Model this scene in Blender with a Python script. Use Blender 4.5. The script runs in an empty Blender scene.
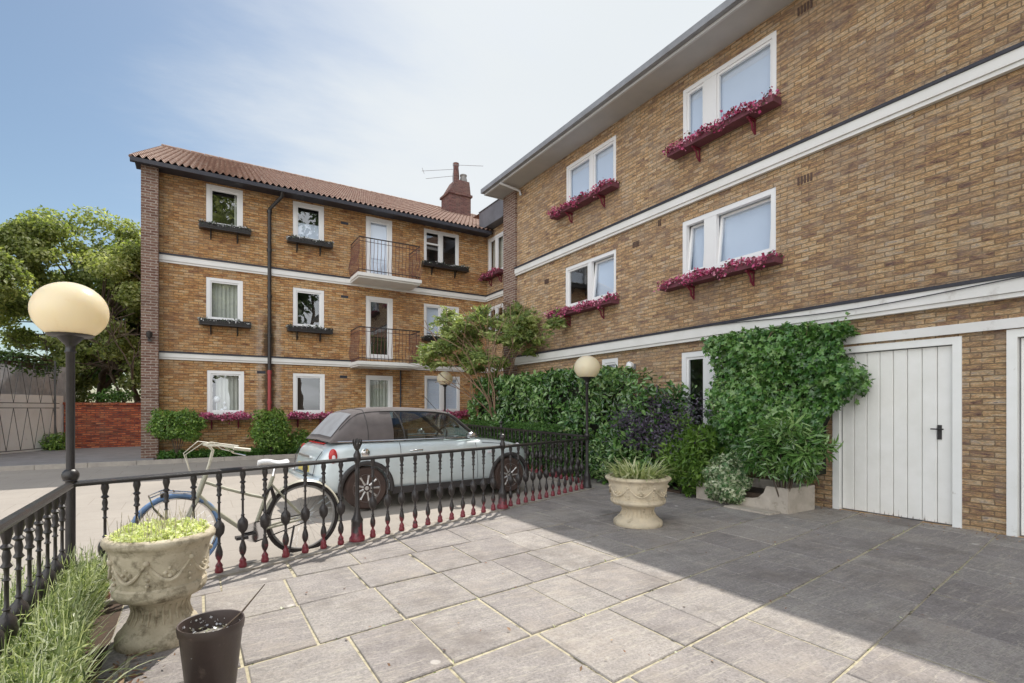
import bpy, bmesh, math, random
import numpy as np
from mathutils import Vector, Matrix
random.seed(7); rng = np.random.default_rng(7)
PI = math.pi; R = math.radians
scene = bpy.context.scene; col = scene.collection
SUN = Vector((.455, .48, 1)).normalized()
UP = (0, 0, 1)

# ------------------------------------------------------------------ helpers
class MB:
    def __init__(s): s.v = []; s.f = []; s.sm = []
    def add(s, vs, fs, smooth=False):
        o = len(s.v); s.v += [tuple(p) for p in vs]
        s.f += [tuple(i + o for i in f) for f in fs]; s.sm += [smooth] * len(fs); return s
    def box(s, x0, x1, y0, y1, z0, z1, T=None, top=None):
        vs = [(x0,y0,z0),(x1,y0,z0),(x1,y1,z0),(x0,y1,z0),(x0,y0,z1),(x1,y0,z1),(x1,y1,z1),(x0,y1,z1)]
        if top:
            cx, cy = (x0+x1)/2, (y0+y1)/2
            for i in range(4, 8):
                x, y, z = vs[i]; vs[i] = (cx+(x-cx)*top, cy+(y-cy)*top, z)
        if T: vs = [T(*p) for p in vs]
        return s.add(vs, [(0,3,2,1),(4,5,6,7),(0,1,5,4),(1,2,6,5),(2,3,7,6),(3,0,4,7)])
    def tube(s, path, r, seg=8, closed=False, caps=True):
        P = [Vector(p) for p in path]; n = len(P)
        rs = r if isinstance(r, (list, tuple)) else [r]*n
        vs = []; ref = None
        for i in range(n):
            a = P[(i-1) % n] if (closed or i > 0) else P[0]
            b = P[(i+1) % n] if (closed or i < n-1) else P[-1]
            t = (b-a)
            if t.length < 1e-9: t = Vector((0,0,1))
            t.normalize()
            if ref is None:
                ref = t.orthogonal().normalized()
            else:
                ref = (ref - t*ref.dot(t))
                if ref.length < 1e-6: ref = t.orthogonal()
                ref.normalize()
            q = t.cross(ref)
            for k in range(seg):
                an = 2*PI*k/seg
                vs.append(P[i] + (ref*math.cos(an) + q*math.sin(an))*rs[i])
        fs = []
        for i in range(n if closed else n-1):
            j = (i+1) % n
            for k in range(seg):
                l = (k+1) % seg
                fs.append((i*seg+k, i*seg+l, j*seg+l, j*seg+k))
        if caps and not closed:
            fs.append(tuple(range(seg))[::-1]); fs.append(tuple((n-1)*seg+k for k in range(seg)))
        return s.add(vs, fs, True)
    def lathe(s, prof, seg=16, c=(0,0,0), wav=0, waves=0, sx=1, T=None):
        vs = []; n = len(prof)
        for (r, z) in prof:
            for k in range(seg):
                a = 2*PI*k/seg; q = r*(1 + (wav*math.cos(waves*a) if waves else 0))
                p = (c[0]+q*math.cos(a)*sx, c[1]+q*math.sin(a), c[2]+z)
                vs.append(T(*p) if T else p)
        fs = []
        for i in range(n-1):
            for k in range(seg):
                l = (k+1) % seg
                fs.append((i*seg+k, i*seg+l, (i+1)*seg+l, (i+1)*seg+k))
        if prof[0][0] > 1e-4: fs.append(tuple(range(seg))[::-1])
        if prof[-1][0] > 1e-4: fs.append(tuple((n-1)*seg+k for k in range(seg)))
        return s.add(vs, fs, True)
    def sphere(s, c, r, seg=16, rings=10, sz=1, z0=-1):
        prof = []
        for i in range(rings+1):
            a = -PI/2 + PI*i/rings
            if math.sin(a) < z0: continue
            prof.append((r*math.cos(a)+1e-5, r*sz*math.sin(a)))
        return s.lathe(prof, seg, c)
    def grid(s, fn, nu, nv, smooth=True, closeu=False):
        vs = [fn(i, j) for i in range(nu) for j in range(nv)]
        fs = [(i*nv+j, ((i+1) % nu)*nv+j, ((i+1) % nu)*nv+j+1, i*nv+j+1) for i in range(nu if closeu else nu-1) for j in range(nv-1)]
        return s.add(vs, fs, smooth)
    def build(s, name, mat, parent=None, world=True, fix=True):
        me = bpy.data.meshes.new(name)
        v = s.v
        if parent is not None and world:
            L = root_loc(parent); v = [(a-L[0], b-L[1], c-L[2]) for a, b, c in v]
        me.from_pydata(v, [], s.f); me.polygons.foreach_set('use_smooth', s.sm); me.update()
        if fix:
            bm = bmesh.new(); bm.from_mesh(me); bmesh.ops.recalc_face_normals(bm, faces=bm.faces); bm.to_mesh(me); bm.free()
        if any(s.sm) :
            try: me.set_sharp_from_angle(angle=R(50))
            except Exception: pass
        me.materials.append(mat)
        o = bpy.data.objects.new(name, me); col.objects.link(o)
        if parent is not None: o.parent = parent
        return o

def root_loc(o):
    while o.parent is not None: o = o.parent
    return tuple(o.location)
def tag(o, label=None, cat=None, group=None, kind=None):
    if label: o['label'] = label
    if cat: o['category'] = cat
    if group: o['group'] = group
    if kind: o['kind'] = kind
    return o
def thing(name, loc, label, cat, group=None, rz=0):
    o = bpy.data.objects.new(name, None); col.objects.link(o); o.location = loc; o.rotation_euler = (0,0,rz)
    o.empty_display_size = .1
    return tag(o, label, cat, group)
def copy_tree(o, parent=None):
    c = o.copy(); col.objects.link(c)
    if parent is not None: c.parent = parent
    for ch in [x for x in o.children]: copy_tree(ch, c)
    return c
def struct(o): o['kind'] = 'structure'; return o

# ------------------------------------------------------------------ materials
def new_mat(name):
    m = bpy.data.materials.new(name); m.use_nodes = True; nt = m.node_tree
    b = nt.nodes['Principled BSDF']; return m, nt, b
def N(nt, t, **kw):
    n = nt.nodes.new(t)
    for k, v in kw.items():
        if k.startswith('i_'): n.inputs[k[2:].replace('_', ' ')].default_value = v
        else: setattr(n, k, v)
    return n
def ramp(nt, stops, interp='LINEAR'):
    n = nt.nodes.new('ShaderNodeValToRGB'); r = n.color_ramp; r.interpolation = interp
    while len(r.elements) < len(stops): r.elements.new(.5)
    for e, (p, c) in zip(r.elements, stops): e.position = p; e.color = (*c, 1) if len(c) == 3 else c
    return n
def pos(nt): return nt.nodes.new('ShaderNodeNewGeometry').outputs['Position']
def noise(nt, vec, scale, detail=5, rough=.6, out='Fac'):
    n = N(nt, 'ShaderNodeTexNoise'); n.inputs['Scale'].default_value = scale; n.inputs['Detail'].default_value = detail
    n.inputs['Roughness'].default_value = rough
    nt.links.new(vec, n.inputs['Vector']); return n.outputs[out]
def mixc(nt, fac, a, b, mode='MIX'):
    n = nt.nodes.new('ShaderNodeMix'); n.data_type = 'RGBA'; n.blend_type = mode
    for sock, v in ((n.inputs[0], fac), (n.inputs[6], a), (n.inputs[7], b)):
        if hasattr(v, 'links') or isinstance(v, bpy.types.NodeSocket): nt.links.new(v, sock)
        elif isinstance(v, (int, float)): sock.default_value = v
        else: sock.default_value = (*v, 1)
    return n.outputs[2]
def math_(nt, op, a, b=None):
    n = nt.nodes.new('ShaderNodeMath'); n.operation = op
    for i, v in enumerate((a, b)):
        if v is None: continue
        if isinstance(v, (int, float)): n.inputs[i].default_value = v
        else: nt.links.new(v, n.inputs[i])
    return n.outputs[0]
def bump(nt, b, h, strength=.3, dist=.01):
    n = nt.nodes.new('ShaderNodeBump'); n.inputs['Strength'].default_value = strength; n.inputs['Distance'].default_value = dist
    nt.links.new(h, n.inputs['Height']); nt.links.new(n.outputs[0], b.inputs['Normal'])
def pm(name, c1, c2=None, sc=6, rough=.7, bs=0, bsc=40, metal=0, stain=None, ssc=3, spos=(.5,.65), spec=.5, obj=False):
    m, nt, b = new_mat(name)
    b.inputs['Roughness'].default_value = rough; b.inputs['Metallic'].default_value = metal
    b.inputs['Specular IOR Level'].default_value = spec
    if obj: p = nt.nodes.new('ShaderNodeTexCoord').outputs['Object']
    else: p = pos(nt)
    c2 = c2 or tuple(x*.75 for x in c1)
    f = ramp(nt, [(.3, c1), (.7, c2)]); nt.links.new(noise(nt, p, sc), f.inputs[0]); out = f.outputs[0]
    if stain:
        r = ramp(nt, [(spos[0], (0,0,0)), (spos[1], (1,1,1))]); nt.links.new(noise(nt, p, ssc, 8, .7), r.inputs[0])
        out = mixc(nt, r.outputs[0], out, stain)
    nt.links.new(out, b.inputs['Base Color'])
    if bs: bump(nt, b, noise(nt, p, bsc, 6, .65), bs, .01)
    return m
def brick_mat(name, cols, mortar, w=.222, h=.0685, ms=.010, dirt=(.25,.2,.16), dirtf=.55, wash=None, rough=1.0, warp=.016, pipe=None):
    m, nt, b = new_mat(name); p = pos(nt)
    s = nt.nodes.new('ShaderNodeSeparateXYZ'); nt.links.new(p, s.inputs[0])
    wob = noise(nt, p, 5.0, 5, .7); wob2 = noise(nt, p, 7.3, 4, .7)
    cx = nt.nodes.new('ShaderNodeCombineXYZ')
    xy = math_(nt, 'ADD', s.outputs[0], s.outputs[1])
    nt.links.new(math_(nt, 'ADD', xy, math_(nt, 'MULTIPLY', wob2, .05)), cx.inputs[0])
    nt.links.new(math_(nt, 'ADD', s.outputs[2], math_(nt, 'MULTIPLY', wob, warp)), cx.inputs[1])
    br = nt.nodes.new('ShaderNodeTexBrick'); br.offset = .5; nt.links.new(cx.outputs[0], br.inputs['Vector'])
    br.inputs['Color1'].default_value = (0,0,0,1); br.inputs['Color2'].default_value = (1,1,1,1); br.inputs['Mortar'].default_value = (.5,.5,.5,1)
    br.inputs['Scale'].default_value = 1; br.inputs['Mortar Size'].default_value = ms; br.inputs['Mortar Smooth'].default_value = .6
    br.inputs['Brick Width'].default_value = w; br.inputs['Row Height'].default_value = h; br.inputs['Bias'].default_value = 0
    fl = nt.nodes.new('ShaderNodeCombineXYZ'); nt.links.new(xy, fl.inputs[0]); nt.links.new(math_(nt, 'MULTIPLY', s.outputs[2], 4.5), fl.inputs[1])
    streak = noise(nt, fl.outputs[0], 5.5, 9, .74)         # long ragged arrises and spalled faces
    fr_ = ramp(nt, [(.34,(0,0,0)), (.66,(1,1,1))]); nt.links.new(noise(nt, fl.outputs[0], 24, 6, .8), fr_.inputs[0]); fine = fr_.outputs[0]
    t = math_(nt, 'ADD', math_(nt, 'MULTIPLY', br.outputs['Color'], .52), math_(nt, 'MULTIPLY', math_(nt, 'SUBTRACT', streak, .38), 2.3))
    st = [((i+.0)/(len(cols)-1), c) for i, c in enumerate(cols)]
    rp = ramp(nt, st); nt.links.new(t, rp.inputs[0])
    c = mixc(nt, .8*rough, rp.outputs[0], mixc(nt, fine, (.34,.32,.33), (1.6,1.58,1.55)), 'MULTIPLY')
    mf = math_(nt, 'MULTIPLY', br.outputs['Fac'], math_(nt, 'ADD', .30, math_(nt,'MULTIPLY',fine,.8)))
    c = mixc(nt, mf, c, mixc(nt, fine, tuple(x*.6 for x in mortar), tuple(x*1.6 for x in mortar)))
    d = ramp(nt, [(.48, (0,0,0)), (.72, (dirtf,)*3)]); nt.links.new(noise(nt, p, .9, 9, .7), d.inputs[0])
    c = mixc(nt, d.outputs[0], c, dirt)
    pit = ramp(nt, [(.665,(0,0,0)), (.72,(.8,.8,.8))]); nt.links.new(noise(nt, fl.outputs[0], 11, 3, .55), pit.inputs[0])
    c = mixc(nt, pit.outputs[0], c, (.09,.06,.05))
    if wash:
        d2 = ramp(nt, [(.52, (0,0,0)), (.74, (.65,.65,.65))]); nt.links.new(noise(nt, p, 2.3, 9, .75), d2.inputs[0])
        c = mixc(nt, d2.outputs[0], c, wash)
    pt = ramp(nt, [(.50,(0,0,0)), (.66,(.5,.5,.5))]); nt.links.new(noise(nt, fl.outputs[0], 1.6, 6, .7), pt.inputs[0])
    c = mixc(nt, pt.outputs[0], c, mixc(nt, fine, tuple(x*.5 for x in cols[1]), tuple(x*.75 for x in cols[-1])))
    dv = nt.nodes.new('ShaderNodeCombineXYZ'); nt.links.new(xy, dv.inputs[0]); nt.links.new(math_(nt, 'MULTIPLY', s.outputs[2], .16), dv.inputs[1])
    dr = ramp(nt, [(.54,(0,0,0)), (.72,(.35,.35,.35))]); nt.links.new(noise(nt, dv.outputs[0], 2.6, 7, .65), dr.inputs[0])
    c = mixc(nt, dr.outputs[0], c, dirt)
    if pipe is not None:       # salts and damp either side of the leaking downpipe
        dx = math_(nt, 'ABSOLUTE', math_(nt, 'SUBTRACT', math_(nt, 'ADD', s.outputs[0], math_(nt,'MULTIPLY',math_(nt,'SUBTRACT',wob,.5),.35)), pipe))
        hi_ = ramp(nt, [(.0,(1,1,1)), (.42,(1,1,1)), (.5,(0,0,0))]); nt.links.new(math_(nt,'DIVIDE',math_(nt,'ADD',s.outputs[2],math_(nt,'MULTIPLY',wob2,1.2)),10.0), hi_.inputs[0])
        sa = ramp(nt, [(.13,(0,0,0)), (.2,(.8,.8,.8)), (.27,(.8,.8,.8)), (.36,(0,0,0))]); nt.links.new(dx, sa.inputs[0])
        dm = ramp(nt, [(.10,(.85,.85,.85)), (.19,(0,0,0))]); nt.links.new(dx, dm.inputs[0])
        c = mixc(nt, math_(nt,'MULTIPLY',math_(nt,'MULTIPLY',sa.outputs[0],hi_.outputs[0]),fine), c, (.74,.68,.60))
        c = mixc(nt, math_(nt,'MULTIPLY',dm.outputs[0],hi_.outputs[0]), c, (.10,.07,.05))
    nt.links.new(c, b.inputs['Base Color']); b.inputs['Roughness'].default_value = .9; b.inputs['Specular IOR Level'].default_value = .25
    hgt = math_(nt, 'ADD', math_(nt, 'MULTIPLY', br.outputs['Fac'], -.9), math_(nt, 'MULTIPLY', math_(nt,'ADD',fine,streak), 1.3))
    bump(nt, b, hgt, .9, .02)
    return m
def leaf_mat(name, cols, trans=.3, rough=.45, spec=.5):
    m, nt, b = new_mat(name)
    a = N(nt, 'ShaderNodeAttribute', attribute_name='var')
    rp = ramp(nt, [(i/(len(cols)-1), c) for i, c in enumerate(cols)]); nt.links.new(a.outputs['Fac'], rp.inputs[0])
    nt.links.new(rp.outputs[0], b.inputs['Base Color']); b.inputs['Roughness'].default_value = rough
    b.inputs['Specular IOR Level'].default_value = spec
    tr = nt.nodes.new('ShaderNodeBsdfTranslucent')
    nt.links.new(mixc(nt, 1.0, rp.outputs[0], (1.5, 1.6, .8), 'MULTIPLY'), tr.inputs[0])
    mx = nt.nodes.new('ShaderNodeMixShader'); mx.inputs[0].default_value = trans
    nt.links.new(b.outputs[0], mx.inputs[1]); nt.links.new(tr.outputs[0], mx.inputs[2])
    nt.links.new(mx.outputs[0], nt.nodes['Material Output'].inputs[0]); return m
def glass_mat(name, tint=(.8,.85,.85), refl=.12, ior=1.7, rough=.01):
    m, nt, b = new_mat(name); nt.nodes.remove(b)
    fr = N(nt, 'ShaderNodeLayerWeight'); fr.inputs[0].default_value = .5
    p = pos(nt)
    g = N(nt, 'ShaderNodeBsdfGlossy'); g.inputs['Roughness'].default_value = rough; g.inputs['Color'].default_value = (.95,.97,1,1)
    bm = nt.nodes.new('ShaderNodeBump'); bm.inputs['Strength'].default_value = .05; bm.inputs['Distance'].default_value = .02
    nt.links.new(noise(nt, p, 2.0, 1), bm.inputs['Height']); nt.links.new(bm.outputs[0], g.inputs['Normal'])
    t = N(nt, 'ShaderNodeBsdfTransparent'); t.inputs[0].default_value = (*tint, 1)
    mx = nt.nodes.new('ShaderNodeMixShader')
    nt.links.new(math_(nt, 'ADD', math_(nt, 'MULTIPLY', math_(nt, 'POWER', fr.outputs['Facing'], 3.5), .75), refl), mx.inputs[0])
    nt.links.new(t.outputs[0], mx.inputs[1]); nt.links.new(g.outputs[0], mx.inputs[2])
    nt.links.new(mx.outputs[0], nt.nodes['Material Output'].inputs[0]); return m

M = {}
M['brick'] = brick_mat('yellow_stock_brick', [(.15,.07,.055), (.46,.21,.10), (.74,.385,.155), (.90,.54,.23), (.95,.69,.39), (.76,.56,.40)], (.22,.13,.075), dirt=(.40,.25,.19), dirtf=.4, wash=(.70,.52,.34), pipe=1.76)
M['brick2'] = brick_mat('weathered_stock_brick', [(.19,.12,.105), (.42,.255,.185), (.69,.44,.24), (.87,.59,.32), (.95,.73,.47), (.74,.61,.52)], (.25,.17,.11), dirt=(.36,.28,.26), dirtf=.45, wash=(.70,.57,.44))
M['brick_pier'] = brick_mat('brown_quoin_brick', [(.14,.075,.06), (.24,.12,.09), (.31,.17,.13), (.40,.25,.18), (.45,.33,.24)], (.62,.55,.48), ms=.016, dirtf=.3, rough=.6, warp=.006)
M['brick_red'] = brick_mat('old_red_brick', [(.08,.04,.04), (.26,.07,.055), (.60,.13,.06), (.85,.27,.12), (.7,.38,.2)], (.12,.08,.08), ms=.016, dirtf=.25, rough=.6, warp=.006)
M['brick_chimney'] = brick_mat('sooty_brick', [(.10,.05,.05), (.19,.09,.085), (.28,.13,.11), (.33,.19,.15)], (.3,.24,.22), dirtf=.4, rough=.6, warp=.006)
M['parapet'] = pm('slate_grey_cladding', (.16,.16,.18), (.11,.11,.12), 3, .7)
M['white'] = pm('white_gloss_paint', (.87,.87,.85), (.80,.80,.77), 3, .35, .08, 30, stain=(.45,.41,.35), ssc=5, spos=(.64,.82))
M['band'] = pm('painted_render_band', (.78,.77,.75), (.70,.69,.66), 2, .6, .15, 30, stain=(.38,.34,.30), ssc=2.5, spos=(.6,.8))
M['upvc'] = pm('white_window_frame', (.82,.82,.82), (.78,.78,.78), 2, .3)
M['slot'] = pm('air_brick_slots', (.13,.08,.06), (.08,.05,.04), 8, .9)
M['lead'] = pm('dark_lead_flashing', (.022,.022,.034), (.045,.045,.055), 8, .6)
M['soffit'] = pm('painted_soffit', (.50,.49,.48), (.42,.42,.42), 1.5, .7)
M['fascia'] = pm('pale_grey_fascia', (.62,.62,.62), (.55,.55,.55), 2, .5)
M['gutter'] = pm('grey_gutter', (.30,.31,.33), (.22,.22,.23), 4, .5)
M['black'] = pm('black_painted_iron', (.018,.017,.018), (.035,.03,.028), 12, .32, .25, 90, stain=(.09,.04,.03), ssc=14, spos=(.6,.75))
M['pipe_red'] = pm('red_primed_pipe', (.36,.05,.05), (.28,.05,.05), 8, .5)
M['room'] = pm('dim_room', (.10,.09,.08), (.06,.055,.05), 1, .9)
M['sky_blind'] = pm('sky_tinted_blind', (.78,.84,.94), (.74,.80,.90), 1, .8)  # pale blue stands in for sky reflected in the right block's panes
M['net'] = pm('cream_curtain', (.62,.62,.54), (.5,.5,.44), 4, .9)
M['glass'] = glass_mat('window_glass', (.90,.93,.95), .16, 1.6)
M['carglass'] = glass_mat('car_glass', (.5,.56,.55), .08, 1.6)
M['bracket_red'] = pm('dark_red_bracket', (.22,.02,.05), (.15,.015,.03), 8, .5)
M['boxpink'] = pm('dark_pink_trough', (.20,.06,.09), (.13,.05,.06), 8, .8)
M['boxgrey'] = pm('weathered_trough', (.30,.29,.28), (.2,.19,.18), 8, .8)
M['flower_pink'] = leaf_mat('pink_petals', [(.05,.09,.03), (.20,.02,.07), (.42,.04,.14), (.60,.10,.26), (.72,.32,.44), (.30,.03,.10)], .2, .6)
M['flower_white'] = leaf_mat('white_petals', [(.03,.04,.03), (.05,.08,.04), (.10,.12,.09), (.5,.5,.54), (.8,.8,.84)], .2, .6)
M['leaf_tree'] = leaf_mat('pale_tree_leaves', [(.07,.10,.03), (.17,.21,.07), (.32,.35,.14), (.58,.59,.36)], .5, .5)
M['leaf_dark'] = leaf_mat('dark_tree_leaves', [(.03,.06,.02), (.06,.11,.03), (.10,.17,.04)], .35, .5)
M['leaf_laurel'] = leaf_mat('laurel_leaves', [(.018,.055,.012), (.05,.13,.028), (.13,.25,.06), (.30,.41,.16)], .15, .25, .9)
M['leaf_ivy'] = leaf_mat('ivy_leaves', [(.02,.065,.012), (.055,.15,.028), (.12,.26,.05), (.27,.40,.14)], .15, .33, .8)
M['leaf_box'] = leaf_mat('clipped_hedge_leaves', [(.03,.08,.015), (.06,.15,.025), (.12,.24,.04)], .25, .5)
M['leaf_purple'] = leaf_mat('purple_leaves', [(.02,.018,.03), (.06,.04,.07), (.12,.10,.15), (.07,.11,.07)], .15, .4)
M['leaf_lime'] = leaf_mat('fresh_green_leaves', [(.05,.11,.02), (.12,.22,.035), (.26,.38,.08)], .3, .35)
M['leaf_var'] = leaf_mat('variegated_leaves', [(.06,.14,.05), (.16,.27,.11), (.5,.55,.38), (.65,.67,.5)], .25, .5)
M['leaf_robinia'] = leaf_mat('feathery_leaves', [(.08,.13,.04), (.16,.22,.06), (.30,.36,.11), (.48,.52,.24)], .4, .5)
M['leaf_lav'] = leaf_mat('lavender_leaves', [(.06,.09,.03), (.20,.26,.10), (.42,.46,.26), (.75,.76,.62)], .3, .6)
M['leaf_urn'] = leaf_mat('pale_sedum_leaves', [(.40,.46,.18), (.66,.68,.40), (.86,.86,.64)], .35, .6)
M['leaf_strap'] = leaf_mat('striped_strap_leaves', [(.20,.28,.09), (.42,.46,.22), (.65,.65,.45)], .3, .5)
M['dead'] = leaf_mat('dead_leaves', [(.18,.08,.05), (.28,.15,.09), (.4,.28,.18)], .1, .8)
M['wood'] = pm('bark', (.13,.095,.065), (.07,.05,.04), 12, .9, .6, 30)
M['wood_pale'] = pm('pale_stems', (.34,.22,.14), (.2,.13,.09), 12, .9)
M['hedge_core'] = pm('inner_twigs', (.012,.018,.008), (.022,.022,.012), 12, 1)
M['soil'] = pm('bed_soil', (.10,.065,.045), (.055,.04,.03), 14, 1, .6, 50)
M['stone'] = pm('cast_stone', (.60,.53,.40), (.42,.36,.26), 7, .9, .6, 60, stain=(.17,.14,.09), ssc=11, spos=(.50,.68))
M['stone2'] = pm('pale_cast_stone', (.66,.56,.40), (.52,.45,.34), 7, .9, .5, 60, stain=(.26,.21,.14), ssc=9, spos=(.52,.72))
M['plinth'] = pm('stone_kerb', (.42,.38,.33), (.3,.27,.23), 5, .95, .5, 50, stain=(.14,.12,.09), ssc=6, spos=(.52,.68))
M['kerb'] = pm('concrete_kerb', (.42,.38,.33), (.32,.29,.26), 6, .95, .4, 50)
M['mortar'] = pm('sandy_joint', (.58,.52,.37), (.36,.32,.22), 22, 1, .7, 70, stain=(.09,.08,.05), ssc=3, spos=(.54,.62))
M['tile'] = pm('clay_roof_tile', (.30,.18,.13), (.18,.10,.075), 5, .8, .3, 30, stain=(.42,.34,.27), ssc=11, spos=(.52,.68))
M['globe'] = None
M['chrome'] = pm('chrome', (.8,.8,.8), (.75,.75,.75), 2, .12, metal=1)
M['silver'] = pm('alloy_rim', (.62,.61,.60), (.5,.49,.48), 5, .35, metal=.7)
M['brown_disc'] = pm('red_brown_brake_disc', (.20,.075,.045), (.11,.05,.035), 20, .7)  # reddish-brown tone varied by noise
M['rubber'] = pm('tyre_rubber', (.022,.02,.02), (.04,.03,.028), 12, .8)
M['tyre_brown'] = pm('brown_tyre', (.075,.045,.035), (.05,.033,.028), 8, .8)  # warmer brown than the plain tyre rubber
M['trim'] = pm('black_plastic_trim', (.03,.027,.027), (.045,.04,.04), 8, .55)
M['fabric'] = pm('grey_soft_top_fabric', (.14,.122,.12), (.10,.087,.085), 5, .95, .3, 300)
M['redlamp'] = pm('red_lamp_lens', (.5,.03,.03), (.4,.02,.02), 8, .15)
M['clear'] = pm('clear_lamp_lens', (.75,.7,.72), (.65,.6,.62), 8, .15)
M['amber'] = pm('number_plate', (.62,.50,.12), (.58,.46,.12), 8, .4)
M['seat'] = pm('car_seat', (.05,.04,.035), (.035,.03,.03), 8, .7)
M['cream'] = pm('cream_bicycle_paint', (.60,.57,.47), (.50,.47,.38), 6, .35)
M['cream_dull'] = pm('dull_olive_frame', (.42,.41,.31), (.32,.31,.24), 8, .4)
M['bluetyre'] = pm('blue_tyre', (.18,.30,.52), (.13,.23,.42), 8, .6)
M['greytyre'] = pm('grey_tyre', (.32,.31,.30), (.22,.21,.2), 8, .7)
M['pot'] = pm('brown_plastic', (.055,.040,.036), (.075,.052,.045), 6, .42, .1, 40, stain=(.17,.13,.11), ssc=9, spos=(.62,.78))
M['compost'] = pm('dry_compost', (.36,.34,.30), (.10,.08,.07), 40, 1, .8, 90)
M['trough_wood'] = pm('pale_weathered_wood', (.56,.50,.43), (.40,.35,.29), 6, .85, .3, 40, stain=(.2,.17,.13), ssc=5, spos=(.55,.72))
M['fencegrey'] = pm('weathered_fence_board', (.62,.62,.66), (.42,.42,.46), 5, .9)
M['brown'] = pm('brown_painted_door', (.20,.11,.08), (.14,.08,.06), 5, .7)
M['white_wall'] = pm('white_limewashed_wall', (.88,.88,.87), (.80,.79,.77), 2.5, .85, .3, 20, stain=(.45,.43,.4), ssc=4, spos=(.6,.8))

def globe_mat():
    m, nt, b = new_mat('opal_globe'); b.inputs['Base Color'].default_value = (.88,.70,.44,1); b.inputs['Roughness'].default_value = .25
    b.inputs['Subsurface Weight'].default_value = .7; b.inputs['Subsurface Radius'].default_value = (.3,.26,.18); b.inputs['Subsurface Scale'].default_value = .6
    p = nt.nodes.new('ShaderNodeTexCoord').outputs['Object']
    r = ramp(nt, [(.58, (.95,.85,.66)), (.85, (.78,.62,.42))]); nt.links.new(noise(nt, p, 9, 8, .7), r.inputs[0]); nt.links.new(r.outputs[0], b.inputs['Base Color'])
    tr = nt.nodes.new('ShaderNodeBsdfTranslucent'); tr.inputs[0].default_value = (.97,.84,.62,1)
    mx = nt.nodes.new('ShaderNodeMixShader'); mx.inputs[0].default_value = .4
    nt.links.new(b.outputs[0], mx.inputs[1]); nt.links.new(tr.outputs[0], mx.inputs[2]); nt.links.new(mx.outputs[0], nt.nodes['Material Output'].inputs[0])
    return m
M['globe'] = globe_mat()
def iron_base_mat():     # black iron whose foot has worn to red primer (height in object space)
    m, nt, b = new_mat('iron_with_red_foot'); b.inputs['Roughness'].default_value = .33
    tc = nt.nodes.new('ShaderNodeTexCoord').outputs['Object']; s = nt.nodes.new('ShaderNodeSeparateXYZ'); nt.links.new(tc, s.inputs[0])
    nz = noise(nt, pos(nt), 18, 5)
    h = math_(nt, 'ADD', s.outputs[2], math_(nt, 'MULTIPLY', math_(nt, 'SUBTRACT', nz, .5), .42))
    r = ramp(nt, [(.07, (1,1,1)), (.15, (0,0,0))]); nt.links.new(h, r.inputs[0])
    base = mixc(nt, nz, (.016,.015,.016), (.045,.036,.034))
    nt.links.new(mixc(nt, r.outputs[0], base, (.20,.028,.04)), b.inputs['Base Color'])
    bump(nt, b, noise(nt, pos(nt), 70, 4), .3, .005); return m
M['iron'] = iron_base_mat()
def paint_mat():
    m, nt, b = new_mat('pale_blue_silver_car_paint')
    b.inputs['Base Color'].default_value = (.50,.60,.66,1); b.inputs['Metallic'].default_value = .2; b.inputs['Roughness'].default_value = .38
    b.inputs['Coat Weight'].default_value = .9; b.inputs['Coat Roughness'].default_value = .06
    r = ramp(nt, [(.4, (.62,.69,.71)), (.75, (.54,.60,.61))]); nt.links.new(noise(nt, pos(nt), 3, 6), r.inputs[0]); nt.links.new(r.outputs[0], b.inputs['Base Color'])
    return m
M['paint'] = paint_mat()
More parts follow.
